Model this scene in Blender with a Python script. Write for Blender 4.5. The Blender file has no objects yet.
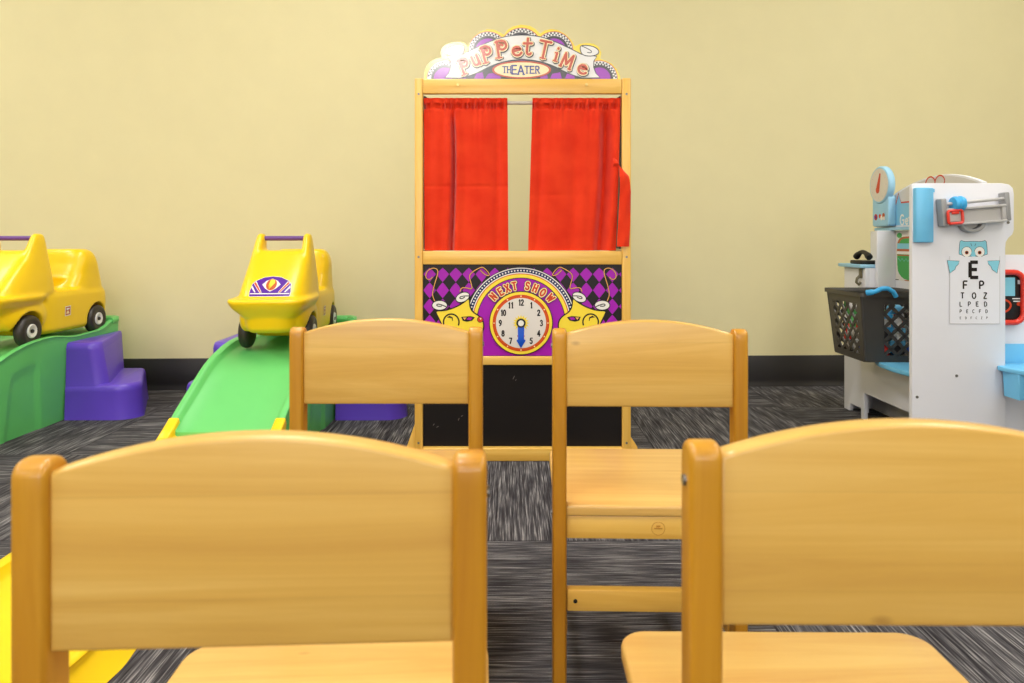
import bpy, bmesh, math, random
from mathutils import Vector, Matrix
from mathutils.geometry import tessellate_polygon
random.seed(7)
PI = math.pi
C = bpy.context.scene.collection
F, H, CX, CY = 690.0, 0.665, 512.0, 240.0      # focal length (pixels), eye height, vanishing point of the photograph

# ------------------------------------------------------------------ materials
def lin(c):
    c = c/255.0
    return c/12.92 if c <= 0.04045 else ((c+0.055)/1.055)**2.4
def rgb(r, g, b): return (lin(r), lin(g), lin(b), 1)
def base_mat(name):
    m = bpy.data.materials.new(name); m.use_nodes = True
    nt = m.node_tree; return m, nt, nt.nodes['Principled BSDF']
def ramp(nt, stops):
    r = nt.nodes.new('ShaderNodeValToRGB'); e = r.color_ramp.elements
    while len(e) < len(stops): e.new(0.5)
    for k, (p, c) in enumerate(stops): e[k].position = p; e[k].color = c
    return r
def plain(name, col, rough=0.5, spec=0.5, coat=0.0, var=0.03, metal=0.0, bump=0.0, bscale=200, coat_rough=0.1, sub=0):
    """solid colour with a little procedural mottling"""
    m, nt, b = base_mat(name)
    tc = nt.nodes.new('ShaderNodeTexCoord'); n = nt.nodes.new('ShaderNodeTexNoise')
    n.inputs['Scale'].default_value = 9; n.inputs['Detail'].default_value = 3
    nt.links.new(tc.outputs['Object'], n.inputs['Vector'])
    lo = tuple(max(0, x*(1-var)) for x in col[:3])+(1,); hi = tuple(min(1, x*(1+var)) for x in col[:3])+(1,)
    r = ramp(nt, [(0.3, lo), (0.7, hi)]); nt.links.new(n.outputs['Fac'], r.inputs['Fac'])
    nt.links.new(r.outputs['Color'], b.inputs['Base Color'])
    b.inputs['Roughness'].default_value = rough; b.inputs['Specular IOR Level'].default_value = spec
    b.inputs['Coat Weight'].default_value = coat; b.inputs['Coat Roughness'].default_value = coat_rough
    b.inputs['Metallic'].default_value = metal
    if bump:
        n2 = nt.nodes.new('ShaderNodeTexNoise'); n2.inputs['Scale'].default_value = bscale
        nt.links.new(tc.outputs['Object'], n2.inputs['Vector'])
        bp = nt.nodes.new('ShaderNodeBump'); bp.inputs['Strength'].default_value = bump; bp.inputs['Distance'].default_value = 0.002
        nt.links.new(n2.outputs['Fac'], bp.inputs['Height']); nt.links.new(bp.outputs['Normal'], b.inputs['Normal'])
    return m
def wood(name, c_lo, c_mid, c_hi, axis='X', rough=0.42, plank=0.0, knots=True):
    """varnished pine, grain along one object axis, optional glued strips"""
    m, nt, b = base_mat(name); N, L = nt.nodes, nt.links
    tc = N.new('ShaderNodeTexCoord')
    oi = N.new('ShaderNodeObjectInfo')
    add = N.new('ShaderNodeVectorMath'); add.operation = 'ADD'
    cmb = N.new('ShaderNodeCombineXYZ')
    for k in range(3):
        mu = N.new('ShaderNodeMath'); mu.operation = 'MULTIPLY'; mu.inputs[1].default_value = (3.1, 5.7, 4.3)[k]
        L.new(oi.outputs['Random'], mu.inputs[0]); L.new(mu.outputs[0], cmb.inputs[k])
    L.new(tc.outputs['Object'], add.inputs[0]); L.new(cmb.outputs[0], add.inputs[1])
    mp = N.new('ShaderNodeMapping')
    mp.inputs['Scale'].default_value = {'X': (1.6, 26, 26), 'Y': (26, 1.6, 26), 'Z': (26, 26, 1.6)}[axis]
    L.new(add.outputs[0], mp.inputs['Vector'])
    n = N.new('ShaderNodeTexNoise'); n.inputs['Scale'].default_value = 1.0; n.inputs['Detail'].default_value = 6
    n.inputs['Roughness'].default_value = 0.62; n.inputs['Distortion'].default_value = 0.9
    L.new(mp.outputs[0], n.inputs['Vector'])
    r = ramp(nt, [(0.28, c_lo), (0.5, c_mid), (0.72, c_hi)]); L.new(n.outputs['Fac'], r.inputs['Fac'])
    out = r.outputs['Color']
    if plank:
        sp = N.new('ShaderNodeSeparateXYZ'); L.new(tc.outputs['Object'], sp.inputs[0])
        ax = 'Z' if axis == 'X' else 'X'
        dv = N.new('ShaderNodeMath'); dv.operation = 'DIVIDE'; dv.inputs[1].default_value = plank
        L.new(sp.outputs[{'X': 0, 'Y': 1, 'Z': 2}[ax]], dv.inputs[0])
        av = N.new('ShaderNodeMath'); av.operation = 'ADD'; L.new(dv.outputs[0], av.inputs[0]); L.new(oi.outputs['Random'], av.inputs[1])
        fl = N.new('ShaderNodeMath'); fl.operation = 'FLOOR'; L.new(av.outputs[0], fl.inputs[0])
        wn = N.new('ShaderNodeTexWhiteNoise'); wn.noise_dimensions = '1D'; L.new(fl.outputs[0], wn.inputs['W'])
        mr = N.new('ShaderNodeMapRange'); mr.inputs['To Min'].default_value = 0.88; mr.inputs['To Max'].default_value = 1.08
        L.new(wn.outputs['Value'], mr.inputs['Value'])
        fr = N.new('ShaderNodeMath'); fr.operation = 'FRACT'; L.new(av.outputs[0], fr.inputs[0])
        gt = N.new('ShaderNodeMath'); gt.operation = 'GREATER_THAN'; gt.inputs[1].default_value = 0.018; L.new(fr.outputs[0], gt.inputs[0])
        mg = N.new('ShaderNodeMapRange'); mg.inputs['To Min'].default_value = 0.95; mg.inputs['To Max'].default_value = 1.0
        L.new(gt.outputs[0], mg.inputs['Value'])
        m1 = N.new('ShaderNodeMath'); m1.operation = 'MULTIPLY'; L.new(mr.outputs[0], m1.inputs[0]); L.new(mg.outputs[0], m1.inputs[1])
        vm = N.new('ShaderNodeVectorMath'); vm.operation = 'SCALE'
        L.new(out, vm.inputs[0]); L.new(m1.outputs[0], vm.inputs['Scale']); out = vm.outputs[0]
    if knots:
        mk = N.new('ShaderNodeMapping'); mk.inputs['Scale'].default_value = {'X': (7, 14, 14), 'Y': (14, 7, 14), 'Z': (14, 14, 7)}[axis]
        L.new(add.outputs[0], mk.inputs['Vector'])
        v = N.new('ShaderNodeTexVoronoi'); v.inputs['Scale'].default_value = 1.0; L.new(mk.outputs[0], v.inputs['Vector'])
        rk = ramp(nt, [(0.012, (1, 1, 1, 1)), (0.065, (0, 0, 0, 1))]); L.new(v.outputs['Distance'], rk.inputs['Fac'])
        mx = N.new('ShaderNodeMix'); mx.data_type = 'RGBA'
        fm = N.new('ShaderNodeMath'); fm.operation = 'MULTIPLY'; fm.inputs[1].default_value = 0.55
        L.new(rk.outputs['Color'], fm.inputs[0]); L.new(fm.outputs[0], mx.inputs['Factor'])
        L.new(out, mx.inputs['A']); mx.inputs['B'].default_value = rgb(120, 70, 20); out = mx.outputs['Result']
    L.new(out, b.inputs['Base Color'])
    b.inputs['Roughness'].default_value = rough
    b.inputs['Coat Weight'].default_value = 0.5; b.inputs['Coat Roughness'].default_value = 0.22
    bp = N.new('ShaderNodeBump'); bp.inputs['Strength'].default_value = 0.06; bp.inputs['Distance'].default_value = 0.001
    L.new(n.outputs['Fac'], bp.inputs['Height']); L.new(bp.outputs['Normal'], b.inputs['Normal'])
    return m

M = {}
W_LO, W_MID, W_HI = rgb(200, 150, 66), rgb(216, 169, 80), rgb(230, 188, 102)
M['wood_x'] = wood('pine_panel', W_LO, W_MID, W_HI, 'X', plank=0.061)
M['wood_seat'] = wood('pine_seat', rgb(204, 152, 76), rgb(216, 170, 90), rgb(228, 188, 108), 'X', plank=0.09)
M['wood_z'] = wood('pine_post', rgb(178, 116, 12), rgb(194, 134, 20), rgb(208, 151, 36), 'Z', knots=False)
M['wood_rail'] = wood('pine_rail', rgb(222, 166, 64), rgb(234, 184, 84), rgb(242, 200, 108), 'X', knots=False)
M['wood_tz'] = wood('pine_frame', rgb(222, 166, 64), rgb(236, 186, 84), rgb(244, 202, 108), 'Z', knots=False)
M['car_yellow'] = plain('yellow_plastic', rgb(250, 208, 14), 0.32, coat=0.15, var=0.01)
M['ramp_yellow'] = plain('ramp_yellow_plastic', rgb(250, 208, 20), 0.35, var=0.01)
M['green'] = plain('green_plastic', rgb(104, 200, 112), 0.38, var=0.02, bump=0.05, bscale=350)
M['purple'] = plain('purple_plastic', rgb(102, 72, 204), 0.30, var=0.02, bump=0.04, bscale=350)
M['handle_purple'] = plain('handle_purple_plastic', rgb(104, 62, 140), 0.4)
M['tyre'] = plain('black_tyre', rgb(46, 42, 40), 0.42)
M['hub'] = plain('white_hub', rgb(225, 225, 222), 0.35)
M['black'] = plain('black_plastic', rgb(20, 18, 18), 0.5)
M['chalk'] = plain('blackboard', rgb(17, 12, 13), 0.6, spec=0.25, var=0.12)
M['chalkdust'] = plain('chalk_mark', rgb(120, 110, 108), 0.9)
M['basket'] = plain('basket_plastic', rgb(66, 62, 58), 0.4)
M['white'] = plain('white_laminate', rgb(228, 228, 236), 0.42, var=0.01)
M['arch'] = plain('arch_print', rgb(212, 208, 208), 0.45, var=0.01)
M['sky'] = plain('light_blue_plastic', rgb(112, 192, 236), 0.38)
M['bright'] = plain('bright_blue_plastic', rgb(62, 172, 232), 0.35)
M['teal'] = plain('teal_laminate', rgb(156, 206, 236), 0.45)
M['grey'] = plain('grey_plastic', rgb(150, 150, 152), 0.4)
M['grey_l'] = plain('light_grey_plastic', rgb(186, 184, 184), 0.4)
M['steel'] = plain('screw_steel', rgb(130, 128, 125), 0.35, metal=0.8)
M['red_p'] = plain('red_plastic', rgb(226, 58, 44), 0.35)
M['cream'] = plain('scale_face', rgb(222, 214, 204), 0.4)
# printed inks
def ink(name, c, rough=0.35, coat=0.0): M[name] = plain('ink_'+name, c, rough, spec=.3, coat=coat, var=0.01, coat_rough=0.15)
ink('i_black', rgb(28, 22, 26)); ink('i_purple', rgb(164, 22, 180)); ink('i_yellow', rgb(248, 220, 66)); ink('i_white', rgb(236, 234, 230))
ink('i_navy', rgb(34, 44, 92)); ink('i_red', rgb(206, 66, 36)); ink('i_cream', rgb(250, 226, 170)); ink('i_orange', rgb(212, 84, 24))
ink('i_gold', rgb(238, 176, 92)); ink('i_face', rgb(226, 220, 216)); ink('i_blue', rgb(20, 84, 204)); ink('i_sky', rgb(134, 204, 224))
ink('i_grey', rgb(190, 188, 190)); ink('i_dark', rgb(44, 42, 46)); ink('i_green', rgb(72, 168, 84)); ink('i_brick', rgb(190, 96, 50))
ink('i_violet', rgb(88, 30, 160)); ink('i_teal', rgb(136, 198, 232))
for k_, c_ in (('s_yellow', rgb(252, 222, 70)), ('s_red', rgb(196, 72, 44)), ('s_white', rgb(236, 234, 234)), ('s_dark', rgb(52, 50, 62)),
               ('s_purple', rgb(160, 44, 190)), ('s_cream', rgb(250, 228, 180)), ('s_navy', rgb(44, 60, 140))):
    ink(k_, c_, 0.38, 1.0); M[k_].node_tree.nodes['Principled BSDF'].inputs['Coat IOR'].default_value = 2.1

# ------------------------------------------------------------------ mesh building
class MB:
    def __init__(self): self.v = []; self.f = []; self.fm = []; self.mats = []; self.smooth = 40
    def mi(self, m):
        m = M[m] if isinstance(m, str) else m
        if m not in self.mats: self.mats.append(m)
        return self.mats.index(m)
    def take(self, bm, mat):
        k = self.mi(mat); o = len(self.v)
        bm.verts.index_update()
        self.v += [tuple(v.co) for v in bm.verts]
        for f in bm.faces: self.f.append([o+v.index for v in f.verts]); self.fm.append(k)
        bm.free()
    def raw(self, verts, faces, mat):
        k = self.mi(mat); o = len(self.v); self.v += [tuple(v) for v in verts]
        for f in faces: self.f.append([o+i for i in f]); self.fm.append(k)
    def box(self, x0, x1, y0, y1, z0, z1, mat, bev=0.002, seg=2, rot=None):
        bm = bmesh.new(); bmesh.ops.create_cube(bm, size=1)
        sx, sy, sz = x1-x0, y1-y0, z1-z0
        for v in bm.verts: v.co = Vector((v.co.x*sx, v.co.y*sy, v.co.z*sz))
        if bev: bmesh.ops.bevel(bm, geom=bm.edges[:], offset=min(bev, 0.45*min(sx, sy, sz)), segments=seg, affect='EDGES', profile=0.5)
        mt = Matrix.Translation(((x0+x1)/2, (y0+y1)/2, (z0+z1)/2))
        if rot: mt = mt @ rot
        bmesh.ops.transform(bm, matrix=mt, verts=bm.verts)
        self.take(bm, mat); return self
    def prism(self, pts, a, b, plane, mat, bev=0.0, seg=2):
        """pts 2D outline extruded from a to b; plane 'XZ' (along Y), 'YZ' (along X), 'XY' (along Z)"""
        bm = bmesh.new()
        def P(p, t): return {'XZ': (p[0], t, p[1]), 'YZ': (t, p[0], p[1]), 'XY': (p[0], p[1], t)}[plane]
        lo = [bm.verts.new(P(p, a)) for p in pts]; hi = [bm.verts.new(P(p, b)) for p in pts]
        n = len(pts); f1 = bm.faces.new(lo); f2 = bm.faces.new(list(reversed(hi)))
        for k in range(n): bm.faces.new((lo[k], hi[k], hi[(k+1) % n], lo[(k+1) % n]))
        bmesh.ops.recalc_face_normals(bm, faces=bm.faces)
        if bev:
            es = set(f1.edges) | set(f2.edges)
            bmesh.ops.bevel(bm, geom=list(es), offset=bev, segments=seg, affect='EDGES', profile=0.5)
        big = [f for f in bm.faces if len(f.verts) > 4]
        bmesh.ops.triangulate(bm, faces=big)
        self.take(bm, mat); return self
    def tube(self, pts, r, mat, n=10, closed=False):
        pts = [Vector(p) for p in pts]; rs = r if isinstance(r, (list, tuple)) else [r]*len(pts)
        V = []; Fc = []; prev = None; m = len(pts)
        for k, p in enumerate(pts):
            if closed: t = (pts[(k+1) % m]-pts[k-1]).normalized()
            else: t = (pts[min(k+1, m-1)]-pts[max(k-1, 0)]).normalized()
            if prev is None:
                up = Vector((0, 0, 1)) if abs(t.z) < .9 else Vector((1, 0, 0)); a = t.cross(up).normalized()
            else: a = (prev-t*prev.dot(t)).normalized()
            prev = a; b = t.cross(a)
            for j in range(n):
                th = 2*PI*j/n; V.append(p+a*math.cos(th)*rs[k]+b*math.sin(th)*rs[k])
        for k in range(m if closed else m-1):
            k2 = (k+1) % m
            for j in range(n): Fc.append((k*n+j, k*n+(j+1) % n, k2*n+(j+1) % n, k2*n+j))
        if not closed: Fc.append(tuple(reversed(range(n)))); Fc.append(tuple(range((m-1)*n, m*n)))
        self.raw(V, Fc, mat); return self
    def lathe(self, prof, mat, axis='Z', o=(0, 0, 0), n=28):
        """prof: (radius, height) pairs along axis"""
        V = []; Fc = []; m = len(prof)
        for r, h in prof:
            for j in range(n):
                a = 2*PI*j/n; c, s = r*math.cos(a), r*math.sin(a)
                p = {'Z': (c, s, h), 'X': (h, c, s), 'Y': (s, h, c)}[axis]
                V.append((p[0]+o[0], p[1]+o[1], p[2]+o[2]))
        for k in range(m-1):
            for j in range(n): Fc.append((k*n+j, k*n+(j+1) % n, (k+1)*n+(j+1) % n, (k+1)*n+j))
        Fc.append(tuple(reversed(range(n)))); Fc.append(tuple(range((m-1)*n, m*n)))
        self.raw(V, Fc, mat); return self
    def mesh(self, name):
        me = bpy.data.meshes.new(name); me.from_pydata(self.v, [], self.f)
        for m in self.mats: me.materials.append(m)
        for p, k in zip(me.polygons, self.fm): p.material_index = k
        bm = bmesh.new(); bm.from_mesh(me); bmesh.ops.remove_doubles(bm, verts=bm.verts, dist=1e-6)
        if not getattr(self, 'flat', False): bmesh.ops.recalc_face_normals(bm, faces=bm.faces)
        bm.to_mesh(me); bm.free()
        if self.smooth:
            me.shade_smooth(); me.set_sharp_from_angle(angle=math.radians(self.smooth))
        return me
    def build(self, name, parent=None, loc=None, rotz=0):
        o = bpy.data.objects.new(name, self.mesh(name)); C.objects.link(o)
        if loc: o.location = loc
        if rotz: o.rotation_euler.z = rotz
        if parent: o.parent = parent
        return o
def tag(o, label, cat, group=None):
    o['label'] = label; o['category'] = cat
    if group: o['group'] = group
    return o
def thing(name, label, cat, loc=(0, 0, 0), rotz=0, group=None):
    o = bpy.data.objects.new(name, None); C.objects.link(o); o.empty_display_size = 0.05
    o.location = loc; o.rotation_euler = (0, 0, rotz)
    return tag(o, label, cat, group)
def struct(o): o['kind'] = 'structure'; return o
def copy_tree(o, parent=None):
    c = o.copy(); C.objects.link(c); c.parent = parent
    for ch in list(o.children): copy_tree(ch, c)
    return c
def chaikin(p, n=1, closed=True):
    for _ in range(n):
        q = []
        m = len(p)
        if not closed: q.append(p[0])
        for k in range(m if closed else m-1):
            a, b = p[k], p[(k+1) % m]
            q.append((a[0]*.75+b[0]*.25, a[1]*.75+b[1]*.25)); q.append((a[0]*.25+b[0]*.75, a[1]*.25+b[1]*.75))
        if not closed: q.append(p[-1])
        p = q
    return p
def arc(cx, cy, rx, ry, a0, a1, n=10):
    return [(cx+rx*math.cos(math.radians(a0+(a1-a0)*k/n)), cy+ry*math.sin(math.radians(a0+(a1-a0)*k/n))) for k in range(n+1)]
def rrect(x0, x1, y0, y1, r, n=5):
    return arc(x1-r, y1-r, r, r, 0, 90, n)+arc(x0+r, y1-r, r, r, 90, 180, n)+arc(x0+r, y0+r, r, r, 180, 270, n)+arc(x1-r, y0+r, r, r, 270, 360, n)

# ------------------------------------------------------------------ printed artwork: flat coloured shapes laid on a board
class Art:
    """shapes given in 2D (u right, v down); to3(u, v, lift) turns them into points on the board"""
    def __init__(self, mb, to3, step=0.00012): self.mb = mb; self.to3 = to3; self.step = step; self.n = 1
    def lay(self, k=1): self.n += k
    def poly(self, pts, mat):
        self.k = getattr(self, 'k', 0)+1; h = self.n*self.step+(self.k % 24)*self.step*.035
        V = [self.to3(u, v, h) for u, v in pts]
        tris = tessellate_polygon([[Vector((u, v, 0)) for u, v in pts]])
        F_ = []
        for t in tris: F_.append(tuple(t))
        self.mb.raw(V, F_, mat)
    def disc(self, cx, cy, rx, mat, ry=None, n=40, rot=0):
        ry = ry or rx; c, s = math.cos(math.radians(rot)), math.sin(math.radians(rot)); P = []
        for k in range(n):
            a = 2*PI*k/n; x, y = rx*math.cos(a), ry*math.sin(a); P.append((cx+x*c-y*s, cy+x*s+y*c))
        self.poly(P, mat)
    def band(self, cx, cy, r0, r1, a0, a1, mat, n=40):
        """ring sector, angles anticlockwise from right, v is down"""
        for k in range(n):
            A = math.radians(a0+(a1-a0)*k/n); B_ = math.radians(a0+(a1-a0)*(k+1)/n)
            self.poly([(cx+r0*math.cos(A), cy-r0*math.sin(A)), (cx+r1*math.cos(A), cy-r1*math.sin(A)),
                       (cx+r1*math.cos(B_), cy-r1*math.sin(B_)), (cx+r0*math.cos(B_), cy-r0*math.sin(B_))], mat)
    def stroke(self, pts, w, mat, caps=True, closed=False):
        m = len(pts); L = []; R = []
        for k, (x, y) in enumerate(pts):
            if closed: a, b = pts[k-1], pts[(k+1) % m]
            else: a, b = pts[max(k-1, 0)], pts[min(k+1, m-1)]
            dx, dy = b[0]-a[0], b[1]-a[1]; d = math.hypot(dx, dy) or 1
            ww = w[k] if isinstance(w, (list, tuple)) else w
            L.append((x-dy/d*ww/2, y+dx/d*ww/2)); R.append((x+dy/d*ww/2, y-dx/d*ww/2))
        self.k = getattr(self, 'k', 0)+1; h = self.n*self.step+(self.k % 24)*self.step*.035
        V = [self.to3(u, v, h) for u, v in L+R]
        q = [(k, (k+1) % m, m+(k+1) % m, m+k) for k in range(m if closed else m-1)]
        self.mb.raw(V, q, mat)
        if caps and not closed:
            w0 = w[0] if isinstance(w, (list, tuple)) else w; w1 = w[-1] if isinstance(w, (list, tuple)) else w
            self.disc(*pts[0], w0/2, mat, n=10); self.disc(*pts[-1], w1/2, mat, n=10)
    def glyph(self, ch, cx, cy, h, wt, mat, rot=0, serif=False, sx=1.0, square=False):
        """one letter centred on (cx, cy), h tall, stroke weight wt (fraction of h)"""
        S = [list(s) for s in GL[ch]]; w = GW.get(ch, .62)
        c, s = math.cos(math.radians(rot)), math.sin(math.radians(rot))
        if serif:
            for (x0, y0, x1) in SERIF.get(ch, []): S.append([(x0, y0), (x1, y0)])
        for i, st in enumerate(S):
            P = []
            for x, y in st:
                X = (x-w/2)*h*sx; Y = (y-.5)*h
                P.append((cx+X*c-Y*s, cy-(X*s+Y*c)))
            ser = serif and i >= len(GL[ch])
            self.stroke(P, wt*h*(0.6 if ser else 1), mat, caps=not square)
def _sp(cx, cy, r, a0, a1, r1, n=16):
    return [(cx+(r+(r1-r)*k/n)*math.cos(math.radians(a0+(a1-a0)*k/n)), cy+(r+(r1-r)*k/n)*math.sin(math.radians(a0+(a1-a0)*k/n))) for k in range(n+1)]
GL = {
 'A': [[(0, 0), (.33, 1)], [(.33, 1), (.66, 0)], [(.12, .35), (.54, .35)]],
 'C': [arc(.32, .5, .32, .5, 50, 310, 14)],
 'D': [[(.05, 0), (.05, 1)], [(.05, 1), (.25, 1)]+arc(.25, .5, .35, .5, 90, -90, 12)+[(.05, 0)]],
 'E': [[(.05, 0), (.05, 1)], [(.05, 1), (.56, 1)], [(.05, .52), (.5, .52)], [(.05, 0), (.58, 0)]],
 'F': [[(.05, 0), (.05, 1)], [(.05, 1), (.56, 1)], [(.05, .52), (.48, .52)]],
 'G': [arc(.34, .5, .34, .5, 50, 340, 16), [(.66, .33), (.66, .48)], [(.38, .48), (.68, .48)]],
 'H': [[(.05, 0), (.05, 1)], [(.57, 0), (.57, 1)], [(.05, .52), (.57, .52)]],
 'L': [[(.05, 0), (.05, 1)], [(.05, 0), (.52, 0)]],
 'M': [[(.05, 0), (.1, 1)], [(.1, 1), (.42, .25)], [(.42, .25), (.74, 1)], [(.74, 1), (.8, 0)]],
 'N': [[(.05, 0), (.05, 1)], [(.05, 1), (.57, 0)], [(.57, 0), (.57, 1)]],
 'O': [arc(.33, .5, .31, .5, 0, 360, 22)],
 'P': [[(.08, 0), (.08, 1)], [(.08, 1), (.3, 1)]+arc(.3, .74, .27, .26, 90, -90, 10)+[(.08, .48)]],
 'R': [[(.08, 0), (.08, 1)], [(.08, 1), (.3, 1)]+arc(.3, .75, .24, .25, 90, -90, 10)+[(.08, .5)], [(.3, .5), (.58, 0)]],
 'S': [arc(.3, .75, .24, .25, 20, 270, 12)+arc(.3, .25, .26, .25, 90, -160, 12)],
 'T': [[(.3, 0), (.3, 1)], [(0, 1), (.6, 1)]],
 'W': [[(0, 1), (.2, 0)], [(.2, 0), (.4, .8)], [(.4, .8), (.6, 0)], [(.6, 0), (.8, 1)]],
 'X': [[(0, 0), (.6, 1)], [(0, 1), (.6, 0)]],
 'Z': [[(.02, 1), (.56, 1)], [(.56, 1), (.02, 0)], [(.02, 0), (.58, 0)]],
 'e': [[(.1, .42), (.62, .46)]+arc(.36, .42, .27, .36, 8, 320, 16)],
 'q': [[(.12, .44), (.6, .55)]+_sp(.36, .45, .3, 20, 335, .38, 18)],          # curly e
 'p': [[(.1, 0), (.1, 1)], [(.02, .95), (.2, 1.0)]+_sp(.34, .68, .33, 100, -330, .07, 26)],   # P with a spiral bowl
 'u': [[(.06, .9), (.1, .35)]+arc(.32, .3, .22, .25, 180, 350, 8)+[(.56, .9)], [(.56, .9), (.6, .02)]],
 't': [[(.3, 1.05), (.28, .2)]+arc(.42, .2, .14, .18, 180, 330, 6), [(.06, .72), (.56, .76)]],
 'i': [[(.2, .02), (.2, .62)], [(.2, .95), (.2, .99)]],
 'l': [[(.12, 0), (.12, 1)]],
 'w': [[(0, .7), (.18, 0)], [(.18, 0), (.36, .6)], [(.36, .6), (.54, 0)], [(.54, 0), (.72, .7)]],
 '0': [arc(.28, .5, .24, .5, 0, 360, 18)],
 '1': [[(.2, 0), (.2, 1)], [(.2, 1), (.06, .8)]],
 '2': [arc(.28, .73, .22, .27, 170, -40, 10)+[(.06, .02)], [(.06, 0), (.54, 0)]],
 '3': [arc(.26, .75, .2, .25, 160, -90, 10), arc(.26, .26, .24, .26, 90, -150, 10)],
 '4': [[(.42, 0), (.42, 1)], [(.42, 1), (.02, .3)], [(.02, .3), (.58, .3)]],
 '5': [[(.5, 1), (.12, 1), (.08, .55)]+arc(.26, .32, .25, .31, 110, -150, 10)],
 '6': [[(.44, .98), (.12, .6)]+arc(.28, .28, .23, .28, 150, 510, 16)],
 '7': [[(.04, 1), (.52, 1)], [(.52, 1), (.2, 0)]],
 '8': [arc(.28, .75, .2, .24, 0, 360, 14), arc(.28, .26, .24, .27, 0, 360, 14)],
 '9': [arc(.28, .72, .23, .28, 0, 360, 16), [(.5, .66), (.4, .2), (.14, .02)]],
}
GW = {'1': .26, '4': .6, 'W': .8, 'M': .85, 'i': .4, 'C': .6, 'l': .24, 'w': .72, 'A': .66}
SERIF = {'N': [(-.08, 0, .18), (-.08, 1, .14), (.44, 1, .7)], 'E': [(-.08, 0, .1), (-.08, 1, .1)], 'X': [(-.1, 0, .14), (.46, 0, .72), (-.1, 1, .16), (.46, 1, .7)],
 'T': [(.16, 0, .44)], 'H': [(-.08, 0, .18), (-.08, 1, .18), (.44, 0, .7), (.44, 1, .7)], 'W': [(-.12, 1, .12), (.68, 1, .92)], '1': [(.06, 0, .34)],
 'P': [(-.06, 0, .24)], 'p': [(-.08, 0, .28)], 'R': [(-.06, 0, .22), (.5, 0, .7)], 'A': [(-.1, 0, .12), (.54, 0, .78)], 'M': [(-.06, 0, .14), (.70, 0, .92)],
 'i': [(.06, .02, .36), (.06, .62, .22)], '4': [(.3, 0, .54)], '7': []}
def letters3(art, ch, x, y, h, rot, layers, serif=True, sx=1.0):
    for (extra, mat) in layers:
        art.lay(); art.glyph(ch, x, y, h, extra, mat, rot, serif, sx)

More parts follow.
